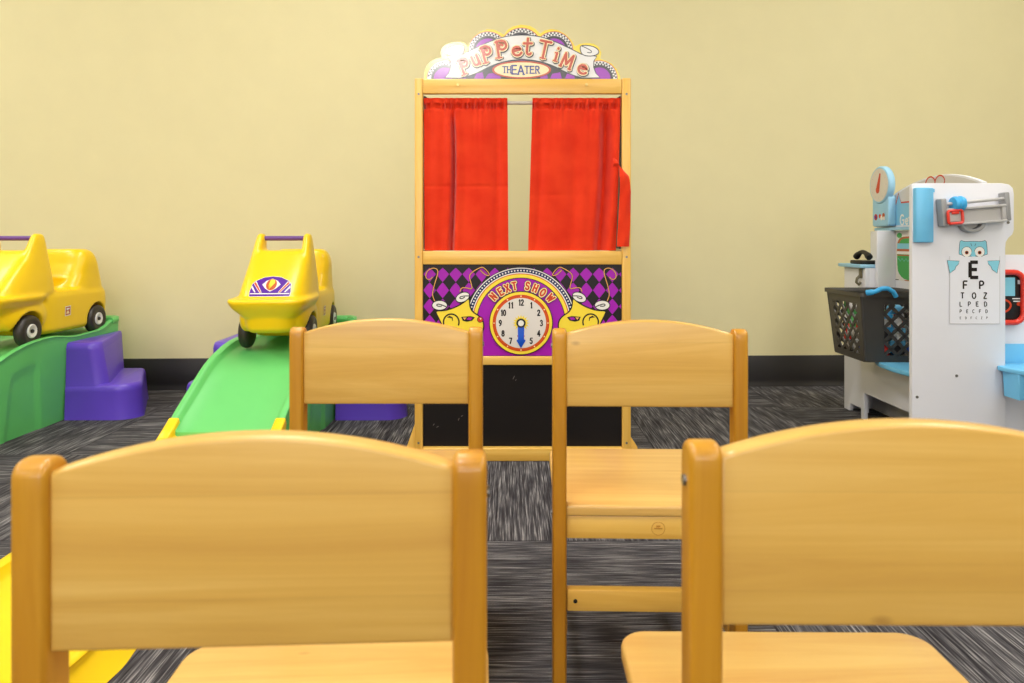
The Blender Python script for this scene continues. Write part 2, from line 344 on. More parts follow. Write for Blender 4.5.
# ------------------------------------------------------------------ the room
def grid_floor():
    mb = MB(); mb.prism([(-4.2, -5.2), (3.8, -5.2), (3.8, 3.224), (-4.2, 2.984)], -.06, 0, 'XY', 'carpet'); return mb.build('floor')
def carpet():
    m, nt, b = base_mat('carpet_tiles'); N, L = nt.nodes, nt.links
    tc = N.new('ShaderNodeTexCoord'); sp = N.new('ShaderNodeSeparateXYZ'); L.new(tc.outputs['Object'], sp.inputs[0])
    T = 0.61
    def cell(sock, off):
        a = N.new('ShaderNodeMath'); a.operation = 'ADD'; a.inputs[1].default_value = off; L.new(sock, a.inputs[0])
        d = N.new('ShaderNodeMath'); d.operation = 'DIVIDE'; d.inputs[1].default_value = T; L.new(a.outputs[0], d.inputs[0])
        f = N.new('ShaderNodeMath'); f.operation = 'FLOOR'; L.new(d.outputs[0], f.inputs[0])
        g = N.new('ShaderNodeMath'); g.operation = 'FRACT'; L.new(d.outputs[0], g.inputs[0]); return f, g
    fx, gx = cell(sp.outputs[0], 0.16+T*10); fy, gy = cell(sp.outputs[1], -1.524+T*10)
    s = N.new('ShaderNodeMath'); s.operation = 'ADD'; L.new(fx.outputs[0], s.inputs[0]); L.new(fy.outputs[0], s.inputs[1])
    md = N.new('ShaderNodeMath'); md.operation = 'MODULO'; md.inputs[1].default_value = 2; L.new(s.outputs[0], md.inputs[0])
    # tile id offset so every tile has its own streaks
    idv = N.new('ShaderNodeCombineXYZ'); L.new(fx.outputs[0], idv.inputs[0]); L.new(fy.outputs[0], idv.inputs[1])
    wn = N.new('ShaderNodeTexWhiteNoise'); wn.noise_dimensions = '3D'; L.new(idv.outputs[0], wn.inputs['Vector'])
    sc = N.new('ShaderNodeVectorMath'); sc.operation = 'SCALE'; sc.inputs['Scale'].default_value = 7; L.new(wn.outputs['Color'], sc.inputs[0])
    ad = N.new('ShaderNodeVectorMath'); ad.operation = 'ADD'; L.new(tc.outputs['Object'], ad.inputs[0]); L.new(sc.outputs[0], ad.inputs[1])
    def streak(scale, ny, nx, det):
        outs = []
        for (a, c) in ((nx, ny), (ny, nx)):
            mp = N.new('ShaderNodeMapping'); mp.inputs['Scale'].default_value = (a, c, 1); L.new(ad.outputs[0], mp.inputs['Vector'])
            n = N.new('ShaderNodeTexNoise'); n.inputs['Scale'].default_value = scale; n.inputs['Detail'].default_value = det; n.inputs['Roughness'].default_value = 0.6
            L.new(mp.outputs[0], n.inputs['Vector']); outs.append(n)
        mx = N.new('ShaderNodeMix'); mx.data_type = 'FLOAT'; L.new(md.outputs[0], mx.inputs['Factor'])
        L.new(outs[0].outputs['Fac'], mx.inputs['A']); L.new(outs[1].outputs['Fac'], mx.inputs['B']); return mx
    fine = streak(1, 9, 400, 2.0)      # yarn lines
    mid = streak(1, 5, 34, 4)       # long tonal patches
    a1 = N.new('ShaderNodeMath'); a1.operation = 'MULTIPLY'; a1.inputs[1].default_value = 0.72; L.new(fine.outputs['Result'], a1.inputs[0])
    a2 = N.new('ShaderNodeMath'); a2.operation = 'MULTIPLY_ADD'; a2.inputs[1].default_value = 0.28; L.new(mid.outputs['Result'], a2.inputs[0]); L.new(a1.outputs[0], a2.inputs[2])
    r = ramp(nt, [(0.37, rgb(42, 40, 44)), (0.47, rgb(66, 64, 68)), (0.55, rgb(94, 92, 95)), (0.66, rgb(162, 159, 160))])
    L.new(a2.outputs[0], r.inputs['Fac'])
    # seams between tiles
    def edge(g):
        e = N.new('ShaderNodeMath'); e.operation = 'LESS_THAN'; e.inputs[1].default_value = 0.008; L.new(g.outputs[0], e.inputs[0]); return e
    e1, e2 = edge(gx), edge(gy); mxm = N.new('ShaderNodeMath'); mxm.operation = 'MAXIMUM'; L.new(e1.outputs[0], mxm.inputs[0]); L.new(e2.outputs[0], mxm.inputs[1])
    mul = N.new('ShaderNodeMath'); mul.operation = 'MULTIPLY'; mul.inputs[1].default_value = 0.55; L.new(mxm.outputs[0], mul.inputs[0])
    mix = N.new('ShaderNodeMix'); mix.data_type = 'RGBA'; L.new(mul.outputs[0], mix.inputs['Factor']); L.new(r.outputs['Color'], mix.inputs['A'])
    mix.inputs['B'].default_value = rgb(40, 38, 42)
    L.new(mix.outputs['Result'], b.inputs['Base Color']); b.inputs['Roughness'].default_value = 0.95; b.inputs['Specular IOR Level'].default_value = 0.1
    bp = N.new('ShaderNodeBump'); bp.inputs['Strength'].default_value = 0.7; bp.inputs['Distance'].default_value = 0.004
    L.new(fine.outputs['Result'], bp.inputs['Height']); L.new(bp.outputs['Normal'], b.inputs['Normal'])
    return m
M['carpet'] = carpet()
M['wall'] = plain('wall_paint', rgb(222, 212, 168), 0.8, spec=0.2, var=0.012, bump=0.15, bscale=260)
M['ceil'] = plain('ceiling_tile', rgb(232, 230, 224), 0.9, spec=0.1, bump=0.3, bscale=120)
M['base'] = plain('rubber_baseboard', rgb(26, 22, 24), 0.5, var=0.05)
WY = 3.10; ZC = 2.70
struct(grid_floor())
WS = .03
def wy(x): return WY+.01+WS*x
mb = MB(); mb.prism([(-4.2, wy(-4.2)), (3.8, wy(3.8)), (3.8, wy(3.8)+.1), (-4.2, wy(-4.2)+.1)], -.06, ZC, 'XY', 'wall'); struct(mb.build('wall_back'))
for nm, a in (('wall_left', (-4.3, -4.2, -5.2, 3.3, -.06, ZC)),
              ('wall_right', (3.8, 3.9, -5.2, 3.3, -.06, ZC)), ('wall_front', (-4.3, 3.9, -5.3, -5.2, -.06, ZC))):
    mb = MB(); mb.box(*a, 'wall', bev=0); struct(mb.build(nm))
mb = MB(); mb.box(-4.3, 3.9, -5.3, 3.35, ZC, ZC+.08, 'ceil', bev=0); struct(mb.build('ceiling'))
# cove base with a small toe
mb = MB(); mb.prism([(WY, 0), (WY-.014, 0), (WY-.013, .004), (WY-.006, .014), (WY-.0045, .03), (WY-.0045, .136), (WY-.002, .139), (WY, .139)], -4.2, 3.8, 'YZ', 'base'); mb.v = [(x, y+.01+WS*x, z) for x, y, z in mb.v]; mb.smooth = 50
struct(mb.build('baseboard_back'))
mb = MB(); mb.box(-4.2, -4.194, -5.2, 2.96, 0, .139, 'base', bev=0.001); struct(mb.build('baseboard_left'))
mb = MB(); mb.box(3.794, 3.8, -5.2, 3.18, 0, .139, 'base', bev=0.001); struct(mb.build('baseboard_right'))

# ceiling troffers: real lamps
LIGHTS = [(-.70, -3.20), (-2.9, -2.9), (1.9, -2.9), (-.62, -.3), (-2.9, -.3), (1.9, -.3), (-.62, 1.6), (-2.9, 1.6), (1.9, 1.6)]
m, nt, b = base_mat('lamp_diffuser'); b.inputs['Emission Color'].default_value = (1, .96, .88, 1); b.inputs['Emission Strength'].default_value = 6
M['diff'] = m
def ceiling_light(x, y, label, power):
    t = thing('ceiling_light', label, 'ceiling light', (x, y, ZC), 0, 'ceiling lights')
    mb = MB()
    for (a, b_, c, d) in ((-.31, -.28, -.61, .61), (.28, .31, -.61, .61), (-.28, .28, -.61, -.58), (-.28, .28, .58, .61)):
        mb.box(a, b_, c, d, -.02, 0, 'white', bev=.003)
    mb.build('frame', t)
    mb = MB(); mb.box(-.28, .28, -.58, .58, -.012, -.004, 'diff', bev=0); mb.build('diffuser', t)
    ld = bpy.data.lights.new('lamp', 'AREA'); ld.shape = 'RECTANGLE'; ld.size = .56; ld.size_y = 1.16; ld.energy = power; ld.color = (1, .98, .94)
    lo = bpy.data.objects.new('lamp', ld); C.objects.link(lo); lo.location = (0, 0, -.03); lo.parent = t
    return t
for k, (x, y) in enumerate(LIGHTS):
    row = ['behind the camera', 'above the camera', 'near the back wall'][k//3]; colm = ['in the middle', 'on the left', 'on the right'][k % 3]
    ceiling_light(x, y, 'rectangular white ceiling light panel %s of the room, %s' % (colm, row), 21)
# added, unseen window behind the camera, put in with an area lamp as frontal fill
mb = MB()
for (a, b_, c, d) in ((-2.6, 2.2, .80, .86), (-2.6, 2.2, 2.24, 2.3), (-2.6, -2.54, .86, 2.24), (2.14, 2.2, .86, 2.24), (-.24, -.18, .86, 2.24)):
    mb.box(a, b_, -5.2, -5.16, c, d, 'white', bev=.004)
m, nt, b = base_mat('glowing_fill_pane'); b.inputs['Emission Color'].default_value = (.85, .93, 1, 1); b.inputs['Emission Strength'].default_value = 1.5; M['fill_pane'] = m
mb.box(-2.54, 2.14, -5.198, -5.192, .86, 2.24, 'fill_pane', bev=0)  # glowing pane of the added window
struct(mb.build('added_window_1'))
ld = bpy.data.lights.new('added_front_fill', 'AREA'); ld.shape = 'RECTANGLE'; ld.size = 4.6; ld.size_y = 1.36; ld.energy = 75; ld.color = (1, .985, .96)  # added fill lamp lighting the surfaces that face the camera
lo = bpy.data.objects.new('added_front_fill', ld); C.objects.link(lo); lo.location = (-.2, -5.15, 1.55); lo.rotation_euler = (math.radians(90), 0, 0)

# ------------------------------------------------------------------ children's chairs
def make_chair(label, loc, yaw, sd=.262, W=.1395, ov=.0, group='small wooden chairs in two rows'):
    """origin on the floor, centre of the rear face of the back; forward is +Y"""
    t = thing('childrens_chair', label, 'chair', loc, yaw, group)
    pw = .0205; pd = .027; zt = .537
    for s in (-1, 1):
        mb = MB(); x0, x1 = (-W, -W+pw) if s < 0 else (W-pw, W)
        prof = [(0, 0), (pd, 0), (pd, zt-.017)]+arc(pd-.013, zt-.014, .013, .014, 10, 88, 6)+arc(.010, zt-.010, .010, .010, 92, 175, 6)+[(0, zt-.017)]
        mb.prism(prof, x0, x1, 'YZ', 'wood_z', bev=.0042, seg=4); mb.smooth = 60
        p = mb.build('back_post', t)
        xs = -W-.0006 if s < 0 else W+.0006
        for zz in (.512, .27):
            c = MB(); c.lathe([(.0035, xs-.0012), (.0035, xs+.0012)], 'steel', 'X', (0, pd/2, zz), 14); c.build('screw', p)
    # curved-top back panel set between the posts
    mb = MB(); x = W-pw+.001; N = 24
    top = [(x*(1-2*k/N), .5295+.020*(1-(1-2*k/N)**2)) for k in range(N+1)]
    pts = [(-x, .425), (x, .425)]+top
    bm = bmesh.new()
    mb.prism(pts, .0048, .0222, 'XZ', 'wood_x', bev=.0032, seg=3); mb.smooth = 50
    mb.build('backrest', t)
    # seat with rounded front corners, notched between the posts
    zs = .282; th = .0165; w = W+ov; xi = W-pw-.0006
    out = [(-xi, .008), (xi, .008), (xi, pd+.002), (w-.002, pd+.002)]+[(w, pd+.005)]+arc(w-.026, sd-.026, .026, .026, 0, 90, 7)+arc(-w+.026, sd-.026, .026, .026, 90, 180, 7)+[(-w, pd+.005), (-w+.002, pd+.002), (-xi, pd+.002)]
    mb = MB(); mb.prism(out, zs-th, zs, 'XY', 'wood_seat', bev=.004, seg=3); mb.smooth = 50
    mb.build('seat', t)
    # aprons
    zt2 = zs-th; ap = .033
    mb = MB(); mb.box(-xi, xi, .012, .026, zt2-ap, zt2, 'wood_rail', bev=.0015); a = mb.build('apron', t)
    mb = MB()
    mb.tube([(.0135+.0095*math.cos(2*PI*k/24), .0118, zt2-ap*.52+.0095*math.sin(2*PI*k/24)) for k in range(24)], .00045, 'wood_stamp', n=6, closed=True)
    mb.box(.0075, .0195, .0114, .0122, zt2-ap*.52-.001, zt2-ap*.52+.001, 'wood_stamp', bev=0)
    mb.box(.0105, .0165, .0114, .0122, zt2-ap*.52+.002, zt2-ap*.52+.0045, 'wood_stamp', bev=0)
    mb.build('maker_stamp', a)
    fy = sd-.040
    mb = MB(); mb.box(-W+.022, W-.022, fy+.004, fy+.018, zt2-ap, zt2, 'wood_rail', bev=.0015); mb.build('apron', t)
    for s in (-1, 1):
        mb = MB(); mb.box(s*(W-.017)-.007, s*(W-.017)+.007, pd, fy+.002, zt2-ap, zt2, 'wood_y', bev=.0015); mb.build('apron', t)
        mb = MB(); mb.box(s*(W-.0165)-.006, s*(W-.0165)+.006, pd, fy+.002, .085, .108, 'wood_y', bev=.0015); mb.build('stretcher', t)
        mb = MB(); xx = s*(W-.0185)
        mb.box(xx-.0105, xx+.0105, fy, fy+.023, 0, zt2, 'wood_z', bev=.003); mb.build('leg', t)
    mb = MB(); mb.box(-xi, xi, .006, .021, .130, .161, 'wood_rail', bev=.002); s_ = mb.build('stretcher', t)
    for s in (-1, 1):
        mb = MB(); mb.lathe([(.003, .0052), (.003, .0062)], 'black', 'Y', (s*(xi-.012), 0, .145), 12); mb.build('screw', s_)
    return t
M['wood_y'] = wood('pine_side_rail', rgb(214, 152, 52), rgb(226, 172, 74), rgb(236, 188, 98), 'Y', knots=False)
M['wood_stamp'] = plain('branded_mark', rgb(196, 138, 50), 0.5)
make_chair('nearest wooden chair on the left, its wide curved back filling the lower left', (-.1516, .4005, 0), math.radians(2.5), .262, .1370, .003)
make_chair('nearest wooden chair on the right, its curved back cut by the right frame edge', (.2480, .4190, 0), math.radians(-0.6), .256, .1392, .008).scale.z = 1.0045
make_chair('farther wooden chair on the left, its back in front of the green slide', (-.1838, 1.003, 0), math.radians(0.2), .262, .1408, -.004)
make_chair('farther wooden chair on the right, with its seat, apron stamp and stretcher in view', (.1975, .985, 0), math.radians(-1.4), .285, .1395, -.003)

# ------------------------------------------------------------------ puppet theatre
TD = 2.085; TS = F/TD
def tx(px): return (px-CX)/TS
def tz(py): return H-(py-CY)/TS
th_ = thing('puppet_theater', 'tall wooden puppet theater with red curtains standing in front of the back wall', 'puppet theater', (tx(521), TD, 0))
OX = tx(521)
def X(px): return tx(px)-OX
for (a, b_) in ((414.6, 422.6), (622.2, 631)):
    mb = MB(); mb.box(X(a), X(b_), 0, .03, 0, tz(78), 'wood_tz', bev=.003, seg=3); p = mb.build('post', th_)
    for zz in (tz(94), tz(257), tz(443)):
        mb = MB(); mb.lathe([(.0035, -.0008), (.0035, .001)], 'steel', 'Y', ((X(a)+X(b_))/2, 0, zz), 14); mb.build('screw', p)
def rail(y0, y1, d0, d1, name='rail', bx=(422.8, 622)):
    mb = MB(); mb.box(X(bx[0]), X(bx[1]), d0, d1, tz(y1), tz(y0), 'wood_rail', bev=.0025, seg=3); return mb.build(name, th_)
M['brass'] = plain('brass_screw', rgb(220, 190, 120), 0.3, metal=0.7)
r1 = rail(79, 93.5, .001, .02, 'top_rail')
for px in (458, 586.5): mb = MB(); mb.lathe([(.0042, -.002), (.0042, .002)], 'brass', 'Y', (X(px), 0, tz(84.5)), 14); mb.build('screw', r1)
rail(251.2, 264.6, .001, .024); rail(356.6, 365.2, .001, .02); rail(447, 459.8, -.014, .02, 'bottom_rail', (422.8, 622))
mb = MB(); mb.box(X(422.8), X(622), .008, .016, tz(447)-.003, tz(365.2)+.003, 'chalk', bev=0)
A = Art(mb, lambda u, v, h: (X(u), .008-h, tz(v)))
for (a, b_) in (((513, 379.5), (514.5, 376.5)), ((515.6, 381), (516.2, 380)), ((433, 426), (434, 424.5)), ((436.5, 428), (438, 427)), ((461, 417), (462.5, 416.3)), ((458, 421), (459, 419))):
    A.stroke([a, b_], .5, 'chalkdust')
mb.build('chalkboard', th_)
# rear legs, side rails, black side panels, small gusset feet
for s in (-1, 1):
    xa, xb = (X(414.6), X(422.6)) if s < 0 else (X(622.2), X(631))
    mb = MB(); mb.box(xa+.002, xb-.002, .28, .305, 0, tz(110), 'wood_tz', bev=.003); mb.build('rear_leg', th_)
    for (z0, z1) in ((.03, .06), (tz(258), tz(250)), (tz(118), tz(108))):
        mb = MB(); mb.box(xa+.004, xb-.004, .0305, .2795, z0, z1, 'wood_y', bev=.002); mb.build('side_rail', th_)
    xi = X(422.9) if s < 0 else X(621.9)
    mb = MB(); mb.box(min(xi, xi+s*-.004), max(xi, xi+s*-.004), .022, .27, tz(249), tz(95), 'black', bev=0); mb.build('side_panel', th_)
    g = [(xa, tz(447)), (xa-.024, tz(447)), (xa, tz(424))] if s < 0 else [(xb, tz(447.2)), (xb, tz(437)), (xb+.020, tz(447.2))]
    g = [(p[0], p[1]) for p in g]; g2 = [(g[0][0], 0)]+([(g[1][0]-.004, 0), g[1], g[2]] if s < 0 else [g[1], (g[2][0], g[2][1]), (g[2][0]+.004, 0)])
    mb = MB(); mb.prism(g2, .004, .024, 'XZ', 'wood_tz', bev=.0015); mb.build('foot', th_)

# --- printed lower panel with clock
mb = MB(); mb.box(X(422.8), X(622), .008, .015, tz(356.6)-.002, tz(264.6)+.002, 'i_black', bev=0)
A = Art(mb, lambda u, v, h: (X(u), .008-h, tz(v)))
x0, x1, y0, y1 = 423.2, 621.6, 265.3, 356
def clip(P):
    for (ax, lim, sgn) in ((0, x0, 1), (0, x1, -1), (1, y0, 1), (1, y1, -1)):
        Q = []
        for k in range(len(P)):
            a, b_ = P[k-1], P[k]; ia = sgn*(a[ax]-lim) >= 0; ib = sgn*(b_[ax]-lim) >= 0
            if ia != ib:
                t = (lim-a[ax])/(b_[ax]-a[ax]); Q.append((a[0]+(b_[0]-a[0])*t, a[1]+(b_[1]-a[1])*t))
            if ib: Q.append(b_)
        P = Q
        if not P: return P
    return P
for i in range(-8, 9):
    for j in range(0, 6):
        cx, cy = 521+13.1*i, 274.3+16.2*j
        ty = 6.4 if j == 0 else 7.9
        P = clip([(cx-6.3, cy), (cx-3.2, cy-ty*.56), (cx, cy-ty), (cx+3.2, cy-ty*.56), (cx+6.3, cy), (cx+3.1, cy+4.2), (cx, cy+7.9), (cx-3.1, cy+4.2)])
        if len(P) > 2: A.poly(P, 'i_purple')
ax_, ay_ = 521, 322.3
A.lay()
A.poly(arc(ax_, ay_, 55.2, -55.2, 0, 180, 60)+[(ax_-55.2, 356), (ax_+55.2, 356)], 'i_black'); A.lay()
A.band(ax_, ay_, 53.6, 54.5, 8, 172, 'i_white', 60); A.band(ax_, ay_, 48.8, 49.8, 8, 172, 'i_white', 60)
A.band(ax_, ay_, 49.8, 53.6, 8, 172, 'i_navy', 60)
A.band(ax_, ay_, 47.9, 48.8, 8, 172, 'i_orange', 60); A.band(ax_, ay_, 44.6, 47.9, 8, 172, 'i_yellow', 60)
A.lay(); A.poly(arc(ax_, ay_, 43.8, -43.8, 0, 180, 50)+[(ax_-43.8, 356), (ax_+43.8, 356)], 'i_purple')
for k in range(47):
    a = math.radians(10+160*k/46); A.disc(ax_+51.7*math.cos(a), ay_-51.7*math.sin(a), .85, 'i_white', n=8)
# laughing masks, left one with a red nose
def mir(P): return [(2*521-u, v) for u, v in P]
def cr(P): return [(550+a/10.51, 260+b_/10.51) for a, b_ in P]
def maskart(f, nose):
    A.lay()
    body = chaikin(cr([(238, 395), (300, 452), (400, 505), (500, 535), (600, 535), (575, 590), (520, 700), (440, 800), (330, 880), (220, 900), (130, 850), (100, 760), (86, 700), (95, 640), (135, 590), (205, 548), (235, 490)]), 2)
    A.poly(f(body), 'i_yellow'); A.lay(); A.stroke(f(body), 1.3, 'i_black', closed=True)
    A.lay()
    A.stroke(f(cr(arc(430, 655, 82, -85, -15, 200, 14))), 1.5, 'i_black'); A.stroke(f(cr([(415, 640), (420, 610), (450, 598), (470, 605)])), [.6, 1.4, 2.0, .6], 'i_black')
    A.poly(f(cr([(180, 605), (230, 592), (325, 600), (310, 640), (265, 652), (210, 640)])), 'i_black'); A.lay()
    A.poly(f(cr([(205, 608), (250, 604), (270, 628), (225, 634)])), 'i_purple'); A.poly(f(cr([(268, 606), (308, 606), (290, 632)])), 'i_gold')
    A.stroke(f(cr([(150, 760), (230, 820), (330, 800), (400, 740)])), [1, 2.6, 2.6, 1], 'i_black')
    if nose:
        c = f(cr([(125, 628)]))[0]; A.disc(c[0], c[1], 3.1, 'i_black'); A.lay(); A.disc(c[0], c[1], 2.6, 'i_red'); A.lay(); A.disc(c[0]+.4, c[1]-.8, .7, 'i_white')
    for (ex, ey, rx, ry, rt) in ((310, 393, 72, 44, 24), (552, 478, 76, 46, 0)):
        c = f(cr([(ex, ey)]))[0]; rt2 = rt if f(((0, 0),))[0][0] == 0 else -rt
        A.lay(); A.disc(c[0], c[1], rx/10.51+.9, 'i_black', ry/10.51+.9, rot=rt2); A.lay(); A.disc(c[0], c[1], rx/10.51, 'i_white', ry/10.51, rot=rt2)
        A.lay(); cs, sn = math.cos(math.radians(rt)), math.sin(math.radians(rt))
        sp_ = [(ex+px_*cs-py_*sn, ey+px_*sn+py_*cs) for px_, py_ in [(-66, 14), (-20, -6), (22, -16), (34, 0), (10, 12), (-20, 8)]]
        A.stroke(f(cr(chaikin(sp_, 2, False))), .95, 'i_black')
    for P in ([(605, 430), (630, 370), (615, 290), (598, 230), (572, 150), (570, 100), (620, 80), (680, 110), (702, 165), (688, 203), (650, 205), (628, 180)],
              [(338, 330), (322, 292), (270, 292), (205, 310), (222, 240), (242, 170), (215, 130), (130, 80), (90, 74), (30, 140), (30, 168), (72, 158), (122, 110)]):
        q = f(cr(chaikin(P, 2, False))); A.lay(); A.stroke(q, 1.3, 'i_black'); A.lay(); A.stroke(q, .75, 'i_gold')
ident = lambda P: list(P)
maskart(ident, False); maskart(mir, True)
# clock face
cx, cy = 521, 323.2
A.lay(); A.disc(cx, cy, 32, 'i_black', n=64); A.lay(); A.disc(cx, cy, 31.2, 'i_yellow', n=64); A.lay(); A.disc(cx, cy, 28.4, 'i_red', n=64); A.lay()
A.disc(cx, cy, 27.2, 'i_orange', n=64); A.lay(); A.disc(cx, cy, 25.2, 'i_face', n=64); A.lay()
for k in range(12):
    a = math.radians(30*k); A.disc(cx+27*math.sin(a), cy-27*math.cos(a), .75, 'i_cream', n=8)
    n_ = str(12 if k == 0 else k); w_ = 2.9
    for q, ch in enumerate(n_):
        A.glyph(ch, cx+20.6*math.sin(a)+(q-(len(n_)-1)/2)*w_, cy-20.6*math.cos(a), 5.4, .24, 'i_black', serif=True, sx=.8)
st = []
for k in range(32):
    a = 2*PI*k/32; r_ = 8.6 if k % 2 == 0 else 5.6; st.append((cx+r_*math.cos(a), cy+r_*math.sin(a)))
A.poly(st, 'i_yellow'); A.lay(); A.disc(cx-3, cy+13, .8, 'i_red', n=8); A.disc(cx+3, cy+13, .8, 'i_red', n=8)
SHOW = (('N', 493.3, 296.6), ('E', 500.6, 291.6), ('X', 507.3, 288.3), ('T', 514.4, 286.2), ('S', 527.6, 286), ('H', 535.4, 288.3), ('O', 542.8, 292.6), ('W', 550.6, 298))
for (wp, mt) in ((4.4, 'i_black'), (3.5, 'i_cream'), (1.7, 'i_red')):
    A.lay()
    for ch, px, py in SHOW:
        A.glyph(ch, px, py, 7.2, wp/7.2, mt, -math.degrees(math.atan2(px-cx, cy-py)), True, .84)
fp = mb.build('printed_panel', th_)
mb = MB(); mb.prism([(X(u), tz(v)) for u, v in [(cx-3.3, cy+2), (cx+3.3, cy+2), (cx+3, cy+16), (cx+4.6, cy+17.5), (cx, cy+25), (cx-4.6, cy+17.5), (cx-3, cy+16)]], .0012, .0035, 'XZ', 'i_blue', bev=.0005)
mb.lathe([(4.6/TS, .0008), (4.6/TS, .003)], 'i_dark', 'Y', (X(cx), 0, tz(cy)), 28)
h_ = mb.build('clock_hand', th_)
mb = MB(); mb.lathe([(2.9/TS, -.003), (2.4/TS, -.0015), (2.9/TS, .0012)][::-1], 'i_white', 'Y', (X(cx), 0, tz(cy)), 24); mb.build('hub', h_)

# --- sign board
Sx = 522.3
out = [(424, 79.2), (424.4, 71), (427, 64.5), (431.5, 60.5), (437, 58), (442, 57.2), (440.4, 52.5), (442, 47.5), (446, 44), (452, 42.2), (459, 41.3), (464, 42), (467.8, 45.8), (470, 41.5), (474, 36), (480, 31.4), (487, 28.8), (494, 29.2), (500, 32), (504, 34.4), (507.5, 29.5), (513, 26), (521, 24.2)]
R_ = [(530, 25.4), (535.5, 28.6), (540, 33.3), (545, 30), (551, 28.6), (558, 29.5), (565, 33.5), (571, 39), (575.2, 46), (580, 43.6), (587, 42.6), (594, 43.4), (599.2, 46.8), (601.3, 52), (600.6, 58.6), (606, 60.5), (612, 63.4), (617, 69), (620, 75), (620.6, 79.2)]
outline = out+R_
mb = MB(); mb.prism([(X(u), tz(v)) for u, v in outline], .004, .012, 'XZ', 's_yellow')
A = Art(mb, lambda u, v, h: (X(u), .004-h, tz(v)))
def halfdisc(cx, cy, r, mat):
    if cy+r <= 78.6: A.disc(cx, cy, r, mat, n=48)
    else: A.poly([(cx+r, 78.6)]+arc(cx, min(cy, 78.6), r, -r, 0, 180, 40)+[(cx-r, 78.6)], mat)
humps = [(487.8, 50.5, 19.6), (553.8, 50.5, 19.6), (521.3, 48, 20.8), (445, 79, 18.6), (599.4, 79, 18.6)]
for r_, mt in ((0, 's_red'), (.7, 's_white'), (4.6, 's_dark'), (7.2, 's_purple')):
    A.lay()
    for (a, b_, c) in humps: halfdisc(a, b_, c-r_, mt)
    if r_ == .7:
        A.lay()
        for (a, b_, c) in humps:
            n_ = 30
            for k in range(n_):
                if k % 2: continue
                for (ra, rb, off) in ((c-.9, c-2.6, 0), (c-2.6, c-4.3, 1)):
                    t0, t1 = math.radians(4+172*(k+off)/n_), math.radians(4+172*(k+off+1)/n_)
                    if b_-ra*math.sin(t0) < 78 and b_-rb*math.sin(t1) < 78 and t1 < 3.1:
                        A.poly([(a+ra*math.cos(t0), b_-ra*math.sin(t0)), (a+ra*math.cos(t1), b_-ra*math.sin(t1)), (a+rb*math.cos(t1), b_-rb*math.sin(t1)), (a+rb*math.cos(t0), b_-rb*math.sin(t0))], 's_dark')
A.lay(); A.poly([(462, 60), (580, 60), (592, 78.6), (452, 78.6)], 's_dark'); A.lay()
for px, pw in ((479, 5), (493, 8), (556, 6), (570, 5), (544, 4), (462, 4)): A.poly([(px-pw, 78.4), (px-pw*.6, 73.5), (px+pw*.7, 72), (px+pw, 78.4)], 's_purple')
ban_top = [(520.5, 34.6), (530, 35), (542, 36.6), (556, 41.6), (572.7, 49.4), (581.5, 54)]
tail = [(590, 55), (596.8, 56.2), (594, 61), (593.8, 67), (596, 73), (600, 77.6)]
ban_bot = [(582.5, 77.8), (569.4, 73.8), (553, 65.2), (538, 60.5), (522.3, 59)]
half = chaikin(ban_top, 2, False)+tail+chaikin(ban_bot, 2, False)
def ms(P): return [(2*Sx-u, v) for u, v in P]
full = half+list(reversed(ms(half)))
A.lay(); A.poly(full, 's_white'); A.lay(); A.stroke(full, .9, 's_dark', closed=True)
for f in (ident, ms):
    sc_ = chaikin([(582, 55), (580, 48), (581, 45.2), (587, 45), (594, 46.3), (599, 49.8), (598.6, 53.8), (592, 56.2)], 2)
    A.lay(); A.poly(f(sc_), 's_white'); A.lay(); A.stroke(f(sc_), .9, 's_dark', closed=True)
    A.stroke(f(chaikin([(582.5, 46), (588, 48.5), (592, 51), (591, 52.8), (587.5, 52.2)], 2, False)), [1.0]*2+[.8]*99, 's_dark')
A.lay(); A.disc(521.6, 69.6, 30.2, 's_dark', 9.2); A.lay(); A.disc(521.6, 69.6, 29.6, 's_red', 8.9); A.lay(); A.disc(521.6, 69.6, 27.4, 's_cream', 7.4)
x = 502.6
for ch, h, dy in (('T', 6.2, 0), ('H', 6.2, 0), ('E', 8.4, 0), ('A', 8.8, .3), ('T', 7, 0), ('E', 7, 0), ('R', 7, 0)):
    w_ = GW.get(ch, .62)*h
    A.lay(); A.glyph(ch, x+w_/2, 69.6+dy, h, .17, 's_navy', serif=True); x += w_+h*.12
SL = [('p', 464.2, 66, 15.5, 24, .95), ('u', 475.4, 60.2, 11, 22), ('p', 486.6, 54.2, 16, 16, .95), ('p', 501.4, 49, 16.5, 8, 1.05), ('q', 516.4, 50.2, 12.5, 3), ('t', 527.6, 47, 15.5, -4),
      ('T', 544.6, 49.8, 17, -12, 1.05), ('i', 556.8, 54.6, 13.5, -16), ('M', 567.4, 61, 14, -22, .9), ('q', 582.6, 68.2, 12.5, -26)]
for (wp, mt, dx, dy) in ((5.4, 's_dark', .45, .6), (4.4, 's_cream', 0, 0), (2.5, 's_red', 0, 0)):
    A.lay()
    for a_ in SL:
        ch, x, y, h, rt = a_[:5]; sx = a_[5] if len(a_) > 5 else 1.0
        A.glyph(ch, x+dx, y+dy, h, wp/h, mt, rt, True, sx)
mb.build('sign_board', th_)

